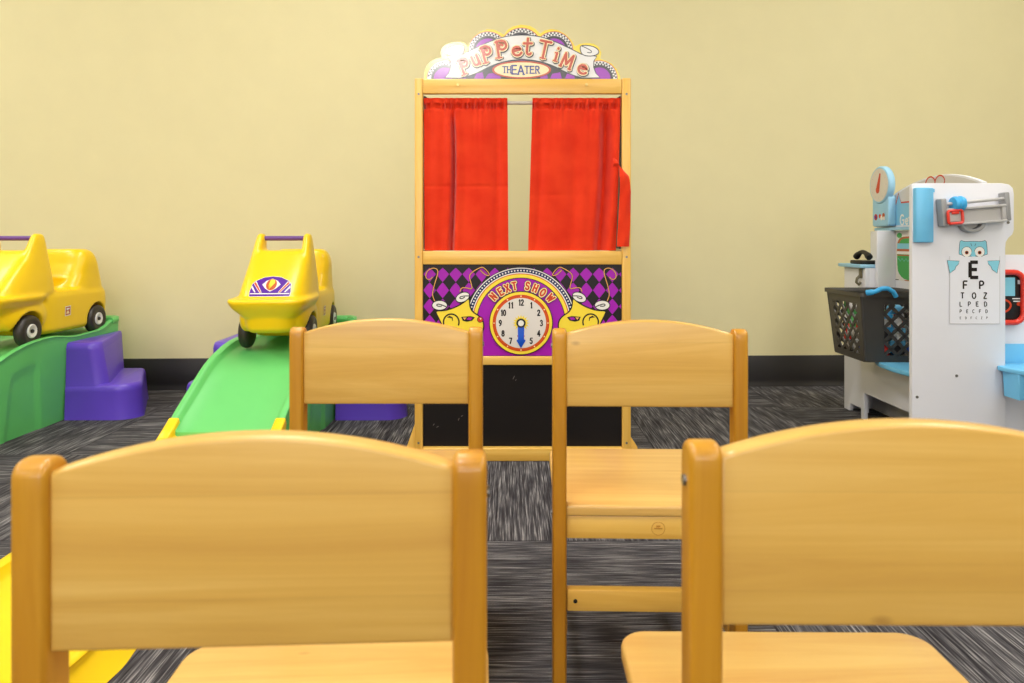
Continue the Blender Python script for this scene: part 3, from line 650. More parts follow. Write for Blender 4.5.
# --- curtain rod and curtains
mb = MB(); mb.tube([(X(423.2), .026, tz(101.2)), (X(621.6), .026, tz(101.2))], .0058, 'cream', 12); rd = mb.build('curtain_rod', th_)
for px, s in ((423.2, 1), (621.6, -1)):
    mb = MB(); mb.prism([(X(px), tz(94)), (X(px+s*6), tz(98)), (X(px+s*6), tz(103)), (X(px), tz(104))], .020, .034, 'XZ', 'black', bev=.001); mb.build('rod_bracket', rd)
def curtain_mat():
    m, nt, b = base_mat('red_cloth'); N, L = nt.nodes, nt.links
    tc = N.new('ShaderNodeTexCoord'); n = N.new('ShaderNodeTexNoise'); n.inputs['Scale'].default_value = 420; L.new(tc.outputs['Object'], n.inputs['Vector'])
    n2 = N.new('ShaderNodeTexNoise'); n2.inputs['Scale'].default_value = 14; n2.inputs['Detail'].default_value = 4; L.new(tc.outputs['Object'], n2.inputs['Vector'])
    r = ramp(nt, [(.3, rgb(216, 44, 14)), (.7, rgb(230, 60, 24))]); L.new(n2.outputs['Fac'], r.inputs['Fac']); L.new(r.outputs['Color'], b.inputs['Base Color'])
    b.inputs['Roughness'].default_value = .85; b.inputs['Specular IOR Level'].default_value = .15; b.inputs['Sheen Weight'].default_value = .2
    bp = N.new('ShaderNodeBump'); bp.inputs['Strength'].default_value = .25; bp.inputs['Distance'].default_value = .001
    L.new(n.outputs['Fac'], bp.inputs['Height']); L.new(bp.outputs['Normal'], b.inputs['Normal']); return m
M['cloth'] = curtain_mat()
def curtain(xl, xr, xlb, xrb, seam, folds, mirror=False):
    """xl/xr edges at the top, xlb/xrb at the hem; folds = (position 0..1, depth, width)"""
    mb = MB(); nx, nz = 120, 90; V = []; Fc = []
    def surf(u, w, back):
        z = tz(97)+(tz(250.6)-tz(97))*w
        px = (xl+(xr-xl)*u)*(1-w)+(xlb+(xrb-xlb)*u)*w
        zpx = 97+153.6*w
        y = .0135
        if zpx < 108:   # ruffled header round the rod
            k = math.sin(PI*min(1, (zpx-97)/10.5))
            y += -.0035*k + .0028*math.sin(u*70+2*math.sin(u*19))*(.6+.8*(zpx > 100))
            if 103.5 < zpx < 107.5: y += .005+.005*math.sin(u*95+3*math.sin(u*23))
        else:
            g = min(1, (zpx-108)/30)
            y += .0022*math.sin(u*70+2*math.sin(u*19))*math.exp(-(zpx-108)/16)
            y += .0016*math.sin(u*17+w*2)*g + .0010*math.sin(u*33-w*5+1)*g+.0012*math.sin(w*9+u*5)*g
        for (p, d, wd) in folds:
            pp = p+.02*math.sin(w*4)
            y += d*math.exp(-((u-pp)/wd)**2)*min(1, max(0, (zpx-104)/25))
        if abs(zpx-seam) < 1.3: y += .0028*(1-abs(zpx-seam)/1.3)
        return (X(px), max(y, .003)+back, z)
    for bk in (0, .0018):
        for i in range(nz+1):
            for j in range(nx+1): V.append(surf(j/nx, i/nz, bk))
    n1 = (nx+1)*(nz+1)
    for i in range(nz):
        for j in range(nx):
            a = i*(nx+1)+j; Fc.append((a, a+1, a+nx+2, a+nx+1)); Fc.append((n1+a, n1+a+nx+1, n1+a+nx+2, n1+a+1))
    for i in range(nz):
        for j in (0, nx):
            a = i*(nx+1)+j; Fc.append((a, a+nx+1, n1+a+nx+1, n1+a))
    for j in range(nx):
        for i in (0, nz):
            a = i*(nx+1)+j; Fc.append((a, a+1, n1+a+1, n1+a))
    mb.raw(V, Fc, 'cloth'); mb.smooth = 60; return mb.build('curtain', th_)
curtain(423.2, 507.4, 424.0, 508.4, 186, [(.335, .030, .022), (.28, -.008, .05), (.40, -.006, .05), (.72, -.004, .12), (.12, -.005, .06), (.86, .008, .05)])
rc = curtain(532.6, 621.6, 528.2, 616.5, 195, [(.83, .032, .055), (.95, -.008, .05), (.74, -.008, .06), (.3, -.005, .14), (.5, .006, .06), (.62, -.004, .08), (.10, .006, .04)])
# loose tie hanging in front of the right post
mb = MB(); path = [(613.5, 161.5, 8.5), (618, 164, 8.5), (621.5, 169, 9), (624, 178, 9.5), (624.8, 192, 11), (624.3, 212, 11.8), (623.4, 232, 12.2), (622.8, 246.5, 12.2)]
pp = []
for k in range(len(path)-1):
    for q in range(6):
        t = q/6; pp.append(tuple(path[k][i]*(1-t)+path[k+1][i]*t for i in range(3)))
pp.append(path[-1])
V = []; Fc = []
for side in (0, 1):
    for k, (px, py, w_) in enumerate(pp):
        for j in range(7):
            u = j/6-.5; dn = min(1, max(0, (py-162)/14)); yy = -.012-.003*math.sin(k*.12)-.003*math.cos(u*5)+.0015*math.sin(k*.5+j)+side*.0025
            sx_, sy_ = (1, 0) if dn >= 1 else (dn, 1-dn)
            V.append((X(px+u*w_*sx_), yy+(1-dn)*.016, tz(py+u*w_*sy_)))
m_ = len(pp)*7
for k in range(len(pp)-1):
    for j in range(6):
        a = k*7+j; Fc.append((a, a+1, a+8, a+7)); Fc.append((m_+a, m_+a+7, m_+a+8, m_+a+1))
    for j in (0, 6): a = k*7+j; Fc.append((a, a+7, m_+a+7, m_+a))
for k in (0, len(pp)-1):
    for j in range(6): a = k*7+j; Fc.append((a, a+1, m_+a+1, m_+a))
mb.raw(V, Fc, 'cloth'); mb.smooth = 70; mb.build('tie_strap', th_)

# ------------------------------------------------------------------ roller coaster slides
def track(label, xc, steps_label):
    """platform at the back, slide coming forward; centre line x = xc, axis along Y"""
    t = thing('toy_slide_track', label, 'toy slide', (xc, 2.5, 0), 0, 'green slides with purple steps')
    # (distance, surface z, rim z)
    S = [(2.93, .292, .345), (2.90, .292, .345), (2.87, .292, .342), (2.83, .292, .328), (2.78, .292, .306), (2.6, .292, .302), (2.5, .2915, .319), (2.42, .290, .318), (2.36, .287, .312), (2.30, .278, .300), (2.224, .252, .273),
         (2.15, .205, .226), (2.08, .160, .180), (1.98, .098, .116)]
    S2 = [(1.98, .098, .116), (1.90, .066, .086), (1.82, .052, .072), (1.74, .034, .056), (1.64, .026, .050), (1.5, .024, .048), (1.35, .022, .047), (1.2, .020, .046), (1.08, .020, .046), (.99, .024, .05), (.94, .04, .062)]
    def interp(T, y):
        for a, b_ in zip(T, T[1:]):
            if b_[0] <= y <= a[0]:
                f = (a[0]-y)/(a[0]-b_[0]); return a[1]+(b_[1]-a[1])*f, a[2]+(b_[2]-a[2])*f
        return T[-1][1:] if y < T[-1][0] else T[0][1:]
    def sm(T, y): 
        v = [interp(T, y+d) for d in (-.03, -.015, 0, .015, .03)]; return sum(a for a, _ in v)/5, sum(b_ for _, b_ in v)/5
    def body(T, ya, yb, mat, name, flare=-.008, wob=0):
        n = int(abs(ya-yb)/.012)+1; V = []; Fc = []; rows = 0
        for k in range(n+1):
            y = ya+(yb-ya)*k/n; s, r = sm(T, y); ring = []
            hw = .165-(.03*((y-2.89)/.04)**2 if y > 2.89 else 0); xo = -.016*min(1, max(0, (2.3-y)/.25), max(0, (y-1.15)/.4))+(.010*min(1, (1.3-y)/.2) if y < 1.3 else 0)
            side = []
            NZ = 16
            for q in range(NZ+1):      # outer side wall from the floor up to the rim
                f = q/NZ; z = (r-.008)*f
                off = flare*(1-f)**1.5
                if wob: off += wob*math.sin(y*60)*(1-f)
                rec = 0
                if mat == 'green':
                    for (c, h0, wd) in ((2.345, .76, .085), (2.70, .76, .1), (2.14, .74, .07)):
                        e = min((wd*(1-.35*f)-abs(y-c))/.012, (h0-f)/.06, 1)
                        if e > 0: rec = max(rec, min(1, e))
                side.append((hw+off-.007*rec, z))
            rim = [(hw+.003, r-.003), (hw, r), (hw-.010, r+.001), (hw-.020, r-.003), (hw-.024, s+.006), (hw-.030, s)]
            half_ = side+rim
            prof = half_+[(.06, s), (-.06, s)]+[(-x_, z) for x_, z in reversed(half_)]
            for x_, z in prof: V.append((x_+xo, y-2.5, max(z, 0)))
            rows = len(prof)
        for k in range(n):
            for j in range(rows-1): a = k*rows+j; Fc.append((a, a+1, a+rows+1, a+rows))
            a = k*rows; Fc.append((a+rows-1, a, a+rows, a+2*rows-1))
        Fc.append(tuple(range(rows))); Fc.append(tuple(reversed(range(n*rows, (n+1)*rows))))
        mb = MB(); mb.raw(V, Fc, mat); mb.smooth = 50; return mb.build(name, t)
    body(S, 2.93, 1.995, 'green', 'slide_body')
    body(S2, 1.994, .94, 'ramp_yellow', 'slide_end', .035, .002)
    # raised lip round the back of the platform
    mb = MB(); lip = [(-.155, 2.85)]+[(-.155+.03*((y-2.88)/.045)**2, y) for y in (2.88, 2.895, 2.91, 2.92, 2.925)]
    lip += [(-x_, y) for x_, y in reversed(lip)]
    mb.tube([(x_, y-2.5, .330) for x_, y in lip], .016, 'green', 10); mb.build('back_lip', t)
    # yellow joint clips on both rims
    for s in (-1, 1):
        mb = MB(); mb.prism([(1.93-2.5, .066), (1.93-2.5, .094), (1.985-2.5, .124), (2.02-2.5, .144), (2.03-2.5, .126), (2.02-2.5, .104)], s*.156-.016-.016, s*.156+.000, 'YZ', 'ramp_yellow', bev=.005, seg=3); mb.smooth = 60
        mb.build('joint_clip', t)
    # steps on both sides: two rounded treads
    for s in (-1, 1):
        mb = MB()
        def foot(w, ya, yb, r): # outline attached to the track side
            wb = w if s < 0 else max(w-.125, .012)
            P = [(0, ya), (w-r, ya)]+arc(w-r, ya+r, r, r, -90, 0, 7)+[(wb+.004, yb-.03), (wb, yb-.012), (max(wb-.012, .006), yb), (0, yb)]
            P = [(.166+a, b_-2.5) for a, b_ in P]
            return P if s > 0 else [(-a, b_) for a, b_ in reversed(P)]
        def tier(w0, w1, ya, yb, r, z0, z1):
            lo = foot(w0, ya, yb, r); hi = foot(w1, ya+.006, yb-.006, r)
            V = []; Fc = []; L_ = [(0, lo, z0), (.8, None, z0+(z1-z0)*.78), (0, None, 0)]
            rings = []
            for (f, z, ins) in ((0, z0, 0), (.80, z1-.030, 0), (.86, z1-.026, -.002), (.97, z1-.010, 0), (.99, z1-.003, .004), (1, z1, .011)):
                ring = []
                for (a, b_), (c, d) in zip(lo, hi):
                    x_, y_ = a+(c-a)*f, b_+(d-b_)*f
                    cxx = s*.168; cyy = (ya+yb)/2-2.5
                    dx, dy = x_-cxx, y_-cyy; l_ = math.hypot(dx, dy) or 1
                    ring.append((x_-dx/l_*ins, y_-dy/l_*ins, z))
                rings.append(ring)
            n = len(lo)
            for R in rings: V += R
            for k in range(len(rings)-1):
                for j in range(n): Fc.append((k*n+j, k*n+(j+1) % n, (k+1)*n+(j+1) % n, (k+1)*n+j))
            Fc.append(tuple(reversed(range(n)))); Fc.append(tuple(range((len(rings)-1)*n, len(rings)*n)))
            mb.raw(V, Fc, 'purple')
        tier(.256, .244, 2.545, 2.90, .075, 0, .130); tier(.145, .11 if s > 0 else .135, 2.552, 2.915, .04, .118, .284)
        mb.smooth = 50; mb.build('steps', t)
    return t
track('green slide at the left frame edge, purple steps on its side', -1.8175, '')
track('green slide with purple steps and a yellow lower end, left of the puppet theater', -.8175, '')

# ------------------------------------------------------------------ ride-on cars
def car():
    t = thing('ride_on_car', 'yellow ride-on car at the far left, its nose cut by the frame', 'ride-on car', (0, 0, 0), 0, 'yellow ride-on cars')
    # local: wheels stand on z=0, nose towards -Y
    mb = MB()
    def loft(secs, n=36, e=3.4):
        """secs: (z, halfwidth, y0, y1) superellipse slices stacked in z"""
        V = []; Fc = []
        for (z, hw, ya, yb) in secs:
            cy = (ya+yb)/2; ry = (yb-ya)/2
            for j in range(n):
                a = 2*PI*j/n; c, s = math.cos(a), math.sin(a)
                V.append((hw*math.copysign(abs(c)**(2/e), c), cy+ry*math.copysign(abs(s)**(2/e), s), z))
        m_ = len(secs)
        for k in range(m_-1):
            for j in range(n): Fc.append((k*n+j, k*n+(j+1) % n, (k+1)*n+(j+1) % n, (k+1)*n+j))
        Fc.append(tuple(reversed(range(n)))); Fc.append(tuple(range((m_-1)*n, m_*n)))
        mb.raw(V, Fc, 'car_yellow')
    loft([(.064, .078, -.240, -.06), (.078, .088, -.262, 0), (.125, .096, -.27, 0), (.16, .105, -.27, 0)])             # front skirt
    loft([(.03, .102, -.06, .345), (.045, .117, -.075, .355), (.12, .119, -.08, .36), (.165, .118, -.08, .356), (.185, .110, -.08, .342)], e=6)          # mid and rear body
    loft([(.118, .092, -.268, -.06), (.130, .102, -.280, -.05), (.148, .120, -.298, -.04), (.163, .129, -.310, -.03), (.174, .133, -.314, -.02), (.181, .129, -.308, -.02)], e=5)       # bumper
    # engine cowl / windshield tower
    loft([(.16, .116, -.262, .045), (.20, .114, -.236, .035), (.24, .110, -.200, .022), (.28, .106, -.160, .010), (.31, .100, -.128, .000), (.328, .095, -.108, -.010), (.336, .089, -.094, -.020)], e=4.5)
    # horns carrying the handle
    for s in (-1, 1):
        V = []; n = 18
        hs = [(.18, .094, .026, -.10, .125), (.22, .092, .025, -.085, .105), (.26, .089, .023, -.070, .082), (.30, .087, .020, -.060, .064), (.34, .084, .0175, -.050, .048), (.37, .082, .0155, -.043, .036), (.387, .081, .0135, -.040, .028), (.396, .081, .009, -.039, .018)]
        for (z, xc, rx, yc, ry) in hs:
            for j in range(n):
                a = 2*PI*j/n; c, q = math.cos(a), math.sin(a)
                V.append((s*xc+rx*math.copysign(abs(c)**.75, c), yc+ry*math.copysign(abs(q)**.75, q), z))
        Fc = [(k*n+j, k*n+(j+1) % n, (k+1)*n+(j+1) % n, (k+1)*n+j) for k in range(len(hs)-1) for j in range(n)]
        Fc += [tuple(reversed(range(n))), tuple(range((len(hs)-1)*n, len(hs)*n))]
        mb.raw(V, Fc, 'car_yellow')
    # seat back
    loft([(.16, .113, .11, .352), (.20, .112, .135, .342), (.24, .110, .16, .326), (.28, .112, .175, .304), (.31, .106, .182, .292), (.328, .095, .188, .280), (.337, .078, .196, .268)], e=3.6)
    # fender bulge over the front wheels
    for s in (-1, 1):
        bm = bmesh.new(); bmesh.ops.create_uvsphere(bm, u_segments=24, v_segments=14, radius=1)
        for v in bm.verts: v.co = Vector((s*.088+v.co.x*.034, -.112+v.co.y*.115, .108+v.co.z*.064))
        mb.take(bm, 'car_yellow')
    me = mb.mesh('body'); o = bpy.data.objects.new('tmp', me); C.objects.link(o)
    def cut(objs):
        for c_ in objs:
            md = o.modifiers.new('b', 'BOOLEAN'); md.operation = 'DIFFERENCE'; md.object = c_; md.solver = 'EXACT'
    rm = o.modifiers.new('r', 'REMESH'); rm.mode = 'VOXEL'; rm.voxel_size = .0042
    sm = o.modifiers.new('s', 'SMOOTH'); sm.factor = .6; sm.iterations = 7
    cs = []
    for (y, r_) in ((-.125, .068), (.262, .066)):
        for s in (-1, 1):
            c = MB(); c.lathe([(r_, s*.078), (r_, s*.2)] if s > 0 else [(r_, -.2), (r_, -.078)], 'black', 'X', (0, y, .0565), 40); cs.append(c.build('cut'))
    c = MB(); c.lathe([(.072, -.30), (.072, .30)], 'black', 'Y', (0, 0, 0), 40)      # dished seat back front
    sc = c.build('cut'); sc.matrix_world = Matrix.Translation((0, .086, .272)) @ Matrix.Rotation(math.radians(0), 4, 'X') @ Matrix.Diagonal((1.12, .22, 1.18, 1)); cs.append(sc)
    cut(cs)
    s2 = o.modifiers.new('s2', 'REMESH'); s2.mode = 'VOXEL'; s2.voxel_size = .0038
    s3 = o.modifiers.new('s3', 'SMOOTH'); s3.factor = .5; s3.iterations = 4
    dg = bpy.context.evaluated_depsgraph_get(); dg.update()
    nm = bpy.data.meshes.new_from_object(o.evaluated_get(dg)); nm.materials.clear(); nm.materials.append(M['car_yellow'])
    for p in nm.polygons: p.material_index = 0
    nm.shade_smooth()
    bpy.data.objects.remove(o)
    for c_ in cs: bpy.data.objects.remove(c_)
    bo = bpy.data.objects.new('body', nm); C.objects.link(bo); bo.parent = t
    # purple handle bar
    mb = MB(); mb.tube([(-.070, -.043, .379), (.070, -.043, .379)], .0085, 'handle_purple', 16); mb.build('handle', t)
    # wheels
    for (y, ) in ((-.125,), (.262,)):
        for s in (-1, 1):
            mb = MB(); w0, w1 = .088, .1240; r_ = .0565
            P = [(.020, w0), (r_-.010, w0), (r_-.002, w0+.006), (r_, w0+.014), (r_, w1-.016), (r_-.003, w1-.006), (r_-.010, w1-.001), (r_-.018, w1), (.024, w1-.004), (.0, w1-.006)]
            P = [(max(a, .0005), s*b_) for a, b_ in P]
            mb.lathe(P, 'tyre', 'X', (0, y, r_), 36)
            if s < 0: mb.v = mb.v
            w = mb.build('wheel', t)
            mb = MB(); Q = [(.0245, w1-.012), (.0245, w1-.0015), (.021, w1+.001), (.010, w1-.002), (.0075, w1-.004)]
            mb.lathe([(a, s*b_) for a, b_ in Q], 'hub', 'X', (0, y, r_), 28)
            mb.lathe([(.007, s*(w1-.003)), (.006, s*(w1+.0015))], 'black', 'X', (0, y, r_), 16); mb.build('hub', w)
    # front sticker: follows the sloping cowl
    from mathutils.bvhtree import BVHTree
    bv = BVHTree.FromPolygons([v.co for v in nm.vertices], [tuple(p.vertices) for p in nm.polygons])
    def on_front(u, v, h):       # u,v centimetres on the cowl
        hit = bv.ray_cast(Vector((u, -.6, v)), Vector((0, 1, 0)))
        p, nn = hit[0], hit[1]
        if p is None: return (u, -.25, v)
        return tuple(p+Vector((0, -1, 0))*(h+.0009))
    mb = MB(); base = [(-.066, .186), (.066, .186), (.068, .200), (.064, .226), (.055, .236), (.028, .248), (0, .251), (-.028, .248), (-.055, .236), (-.064, .226), (-.068, .200)]
    class AF(Art):
        def poly(self, pts, mat):      # subdivide so it wraps the cowl
            bm = bmesh.new(); f = bm.faces.new([bm.verts.new((u, 0, v)) for u, v in pts])
            bmesh.ops.triangulate(bm, faces=bm.faces[:])
            for _ in range(3 if len(pts) < 12 else 2): bmesh.ops.subdivide_edges(bm, edges=bm.edges[:], cuts=1, use_grid_fill=True)
            h = self.n*self.step
            for v in bm.verts: v.co = Vector(self.to3(v.co.x, v.co.z, h))
            self.mb.take(bm, mat)
    A = AF(mb, on_front, .00025)
    A.poly(base, 'i_white'); A.lay()
    A.poly([(u*.98, .218+(v-.218)*.96) for u, v in base], 'i_violet'); A.lay()
    for s in (-1, 1):
        A.poly([(s*.026, .199), (s*.033, .198), (s*.060, .228), (s*.052, .235)], 'i_white'); A.poly([(s*.046, .200), (s*.050, .200), (s*.0635, .214), (s*.062, .221)], 'i_white')
        A.lay(); A.poly([(s*.0285, .2), (s*.032, .1995), (s*.058, .228), (s*.0535, .232)], 'i_red')
    A.poly([(-.064, .194), (.064, .194), (.064, .197), (-.064, .197)], 'i_white'); A.lay()
    A.poly([(-.030, .224), (-.018, .212), (0, .202), (.018, .212), (.030, .224), (.018, .236), (0, .243), (-.018, .236)], 'i_white'); A.lay(); A.disc(0, .224, .0175, 'i_orange', .018, n=20); A.lay(); A.disc(0, .224, .015, 'i_brick', .0155, n=20); A.lay()
    A.poly([(-.005, .240), (.009, .240), (.005, .230), (.011, .230), (-.005, .209), (-.001, .222), (-.009, .222)], 'i_yellow')
    mb.smooth = 60; mb.build('front_sticker', t)
    def on_side(u, v, h):
        hit = bv.ray_cast(Vector((.4, u, v)), Vector((-1, 0, 0))); p = hit[0]
        return (.13, u, v) if p is None else tuple(p+Vector((h+.0008, 0, 0)))
    mb = MB(); A = AF(mb, on_side, .00025)
    A.poly([(.055, .088), (.088, .090), (.088, .126), (.055, .124)], 'i_white'); A.lay(); A.poly([(.058, .091), (.085, .093), (.085, .123), (.058, .121)], 'i_brick'); A.lay()
    A.poly([(.064, .110), (.080, .113), (.080, .118), (.062, .117)], 'i_white'); A.poly([(.062, .096), (.080, .097), (.078, .102), (.072, .109), (.066, .106), (.062, .100)], 'i_cream')
    mb.smooth = 60; mb.build('side_sticker', t)
    return t
c1 = car(); c1.location = (-1.787, 2.52, .2922)
c2 = copy_tree(c1); c2.location = (-.8195, 2.52, .2922); c2.rotation_euler.z = math.radians(4.3)
c2['label'] = 'yellow ride-on car facing us on top of the slide beside the puppet theater'

# ------------------------------------------------------------------ doctor play center on the right
AY = 2.05
mc = thing('medical_play_center', 'white doctor play center with an eye chart on its end panel, at the right', 'play center', (1.45, 2.4, 0))
OM = Vector((1.45, 2.4, 0))
def ax(px, d=AY): return (px-CX)*d/F-OM.x
def az(py, d=AY): return H-(py-CY)*d/F
def part(mb, name, parent=mc, sm=45): mb.smooth = sm; return mb.build(name, parent)
yA = AY-OM.y
Po = [(912, 0), (912, 190)]+[(916-4*math.cos(a), 187.2-4*math.sin(a)) for a in (.4, .8, 1.2)]+[(918, 183.2), (1002, 183.2), (1009, 184.4), (1013, 188), (1014, 194), (1014, 230), (1012.5, 234.5), (1008.5, 238), (1006, 242), (1005.4, 248), (1005.4, 0)]
mb = MB(); pts = [(ax(u), 0.0 if v == 0 else az(v)) for u, v in Po]
mb.prism(pts, yA, yA+.016, 'XZ', 'white', bev=.0015)
A = Art(mb, lambda u, v, h: (ax(u), yA-h, az(v)), .00012)
ow = chaikin([(958.8, 256.5), (959.3, 247), (960, 240), (964.5, 241.6), (973, 241.2), (981.5, 241.6), (986.2, 240), (987, 247), (987.6, 256.5)], 1)
A.poly(ow, 'i_sky'); A.lay(); A.stroke(ow, .45, 'i_dark', closed=True); A.lay()
for s in (-1, 1):
    A.disc(973+s*6.4, 251.8, 5.3, 'i_dark'); A.lay(); A.disc(973+s*6.4, 251.8, 4.9, 'i_white'); A.lay(); A.disc(973+s*6.4, 252.6, 1.9, 'i_brick'); A.lay(); A.disc(973+s*6.4, 252.6, 1.3, 'i_black'); A.lay()
A.poly([(970.8, 253), (973, 249.5), (975.2, 253), (974.8, 256.4), (973, 258), (971.2, 256.4)], 'i_sky'); A.lay()
A.stroke([(971.5, 246), (970.5, 243.5)], .4, 'i_dark'); A.stroke([(974.5, 246), (975.5, 243.5)], .4, 'i_dark')
A.lay(); ch = [(949.4, 256.3), (999.4, 256.3), (999.4, 323.6), (949.4, 323.6)]
A.poly([(949.4, 256.6), (999.4, 256.6), (999.4, 323.6), (949.4, 323.6)], 'white')
A.lay(); A.stroke([(949.4, 256.4), (949.4, 323.6), (999.4, 323.6), (999.4, 256.4)], .5, 'i_grey')
for s in (-1, 1):
    w_ = [(973+s*26.2, 260.4), (973+s*14, 261), (973+s*15.2, 264.5), (973+s*17.5, 266.5), (973+s*18.5, 269.5), (973+s*21.5, 271.5), (973+s*23.5, 273.4)]
    A.lay(); A.poly(w_, 'i_sky'); A.lay(); A.stroke(w_, .4, 'i_dark', closed=True)
A.lay()
A.glyph('E', 973.6, 269.8, 15.2, .23, 'i_black', square=True)
for s_, y, h, w_, X_ in (('FP', 285, 7.8, .2, (965, 981)), ('TOZ', 295.6, 5.6, .2, (962, 973.4, 984.8)), ('LPED', 304, 4.4, .19, (960.6, 968.8, 976.8, 985)),
                         ('PECFD', 311.2, 3.2, .17, (960.2, 966.8, 973, 979.6, 986)), ('EDFCZP', 317.8, 2.2, .16, (960, 965.4, 970.8, 976, 981.2, 986.4))):
    for c_, x_ in zip(s_, X_): A.glyph(c_, x_, y, h, w_, 'i_black', square=True)
part(mb, 'end_panel')
for (u, v) in ((956.5, 375.8), (917, 397), (1008, 222.5)): mb = MB(); mb.lathe([(.0042, -.0016), (.0042, .001)], 'steel', 'Y', (ax(u), yA, az(v)), 14); part(mb, 'screw')
# blue corner holder
mb = MB(); w0, w1 = ax(913), ax(931.5)
mb.prism([(w0, yA-.0005), (w0, yA-.012), (w0+.003, yA-.016), (w0+.02, yA-.018), (w0+.040, yA-.018), (w0+.044, yA-.014), (w1-.001, yA-.011), (w1, yA-.008), (w1, yA-.0005)], az(242.5), az(188), 'XY', 'sky', bev=.003)
mb.box(w1-.004, w1+.004, yA-.010, yA-.0006, az(192.5), az(189), 'sky', bev=.001)
part(mb, 'corner_holder')
# tilted growth-ruler fixture
fx = bpy.data.objects.new('slide_fixture', None)
def fixture():
    d = 2.02
    def fxx(u): return ax(u, d)
    def fz(v): return az(v, d)
    cxm = ax(976, d); czm = az(210, d)
    rot = Matrix.Translation((cxm, 0, czm)) @ Matrix.Rotation(math.radians(-4.6), 4, 'Y') @ Matrix.Translation((-cxm, 0, -czm))
    def bld(mb, name, parent):
        mb.v = [tuple(rot @ Vector(v)) for v in mb.v]; mb.smooth = 45; return mb.build(name, parent)
    y0 = yA-.001
    mb = MB()
    L_, R__, T_, B_ = fxx(942), fxx(1011), fz(196), fz(224)
    mb.box(L_, L_+.017, y0-.030, y0, B_, T_, 'grey', bev=.004)
    mb.box(R__-.015, R__, y0-.030, y0, B_+.002, T_+.004, 'grey', bev=.004)
    mb.box(L_+.012, R__-.010, y0-.020, y0, B_, fz(207.5), 'grey_l', bev=.002)
    mb.box(L_+.012, R__-.012, y0-.030, y0-.010, fz(208.8), fz(206.2), 'grey_l', bev=.002)
    mb.box(L_+.012, R__-.012, y0-.030, y0-.010, B_, B_+.007, 'grey_l', bev=.002)
    mb.box(R__-.024, R__-.012, y0-.028, y0-.010, B_+.005, fz(208.5), 'grey_l', bev=.002)
    base = bld(mb, 'holder', mc)
    mb = MB(); mb.tube([(L_+.012, y0-.022, fz(201.8)), (R__-.010, y0-.022, fz(200.8))], .0048, 'grey_l', 12); bld(mb, 'rod', base)
    mb = MB(); bx = fxx(959.5)
    mb.lathe([(.012, bx-.017), (.020, bx-.015), (.0225, bx-.010), (.0225, bx-.004), (.0205, bx-.002), (.0205, bx+.002), (.0225, bx+.004), (.0225, bx+.010), (.020, bx+.015), (.012, bx+.017)], 'bright', 'X', (0, y0-.024, fz(202.3)), 26)
    bld(mb, 'bead', base)
    mb = MB(); P = [(a, b_) for a, b_ in rrect(fxx(946.3), fxx(960.5), fz(221.6), fz(208.8), .006)]
    mb.tube([(a, y0-.036, b_) for a, b_ in P], .0042, 'red_p', 8, closed=True); mb.box(fxx(948), fxx(959), y0-.034, y0-.020, fz(220), fz(210), 'grey_l', bev=.002)
    mb.box(fxx(950), fxx(957), y0-.040, y0-.033, fz(212.5), fz(210), 'red_p', bev=.002)
    bld(mb, 'slider', base)
    mb = MB(); mb.lathe([(.0055, y0-.018), (.0055, y0-.011)], 'white', 'Y', (fxx(981), 0, fz(210.6)), 16); mb.lathe([(.0075, y0-.0135), (.0075, y0-.011)], 'grey', 'Y', (fxx(980), 0, fz(211.2)), 16); bld(mb, 'knob', base)
    mb = MB(); P = arc(fxx(974.5), fz(223.5), .036, .026, 180, 360, 16)
    mb.prism(P+arc(fxx(974.5), fz(223.5), .024, .016, 360, 180, 16), y0-.022, y0, 'XZ', 'grey', bev=.002)
    mb.prism(arc(fxx(974.5), fz(223.5), .022, .014, 180, 360, 14), y0-.008, y0, 'XZ', 'grey_l', bev=0)
    bld(mb, 'ear_loop', base)
bpy.data.objects.remove(fx); fixture()

# arched sign panel seen at an angle (faces left)
BX = 1.42-OM.x
def bp(u, v, h=0):
    d = 1.42*F/(u-CX); return (BX-h, d-OM.y, H-(v-CY)*d/F)
ya, yb = 2.085-OM.y, 2.69-OM.y; ym = (ya+yb)/2
mb = MB(); N = 30
AP = [(2.69, .778), (2.65, .800), (2.60, .823), (2.571, .8327), (2.53, .846), (2.493, .856), (2.45, .866), (2.401, .8738), (2.36, .878), (2.316, .8805), (2.27, .8808), (2.237, .879), (2.20, .873), (2.163, .8656), (2.116, .852), (2.085, .841)]
top = [(d_-OM.y, z_) for d_, z_ in AP]
mb.prism([(ya, .712), (yb, .712)]+top, BX, BX+.016, 'YZ', 'white', bev=.0012)
A = Art(mb, lambda u, v, h: (BX-h, u, v), .0002)
ins = [(ym+(d_-OM.y-ym)*.985, z_-.006) for d_, z_ in AP]
A.poly([(ins[-1][0], .718), (ins[0][0], .718)]+ins, 'arch'); A.lay()
def b2(u, v): p = bp(u, v); return (p[1], p[2])
ecg = [b2(890.5, 197), b2(894.6, 210.2), b2(898.8, 193), b2(901.2, 202.6)]
y_e = ecg[-1][0]; z_e = ecg[-1][1]
mid_ = ecg+[(y_e-.18, z_e), (y_e-.20, z_e-.035), (y_e-.225, z_e+.05), (y_e-.245, z_e), (ya+.008, z_e)]
lowp = [(yb-.008, .719), (yb-.008, ecg[0][1])]+mid_+[(ya+.008, .719)]
A.poly(lowp, 'i_teal'); A.lay(); A.stroke([(yb-.008, ecg[0][1])]+mid_, .0055, 'i_red'); A.lay()
hy, hz = 2.315-OM.y, .845
for s in (-1, 1):
    A.stroke([(hy, hz+.012)]+arc(hy+s*.026, hz+.012, .026*-s, .022, 0, 180, 12)[0:]+[(hy+s*.03, hz-.02), (hy, hz-.038)], .005, 'i_red')
A.lay()
gy = b2(902.3, 217.5); zc = .738
x_ = gy[0]
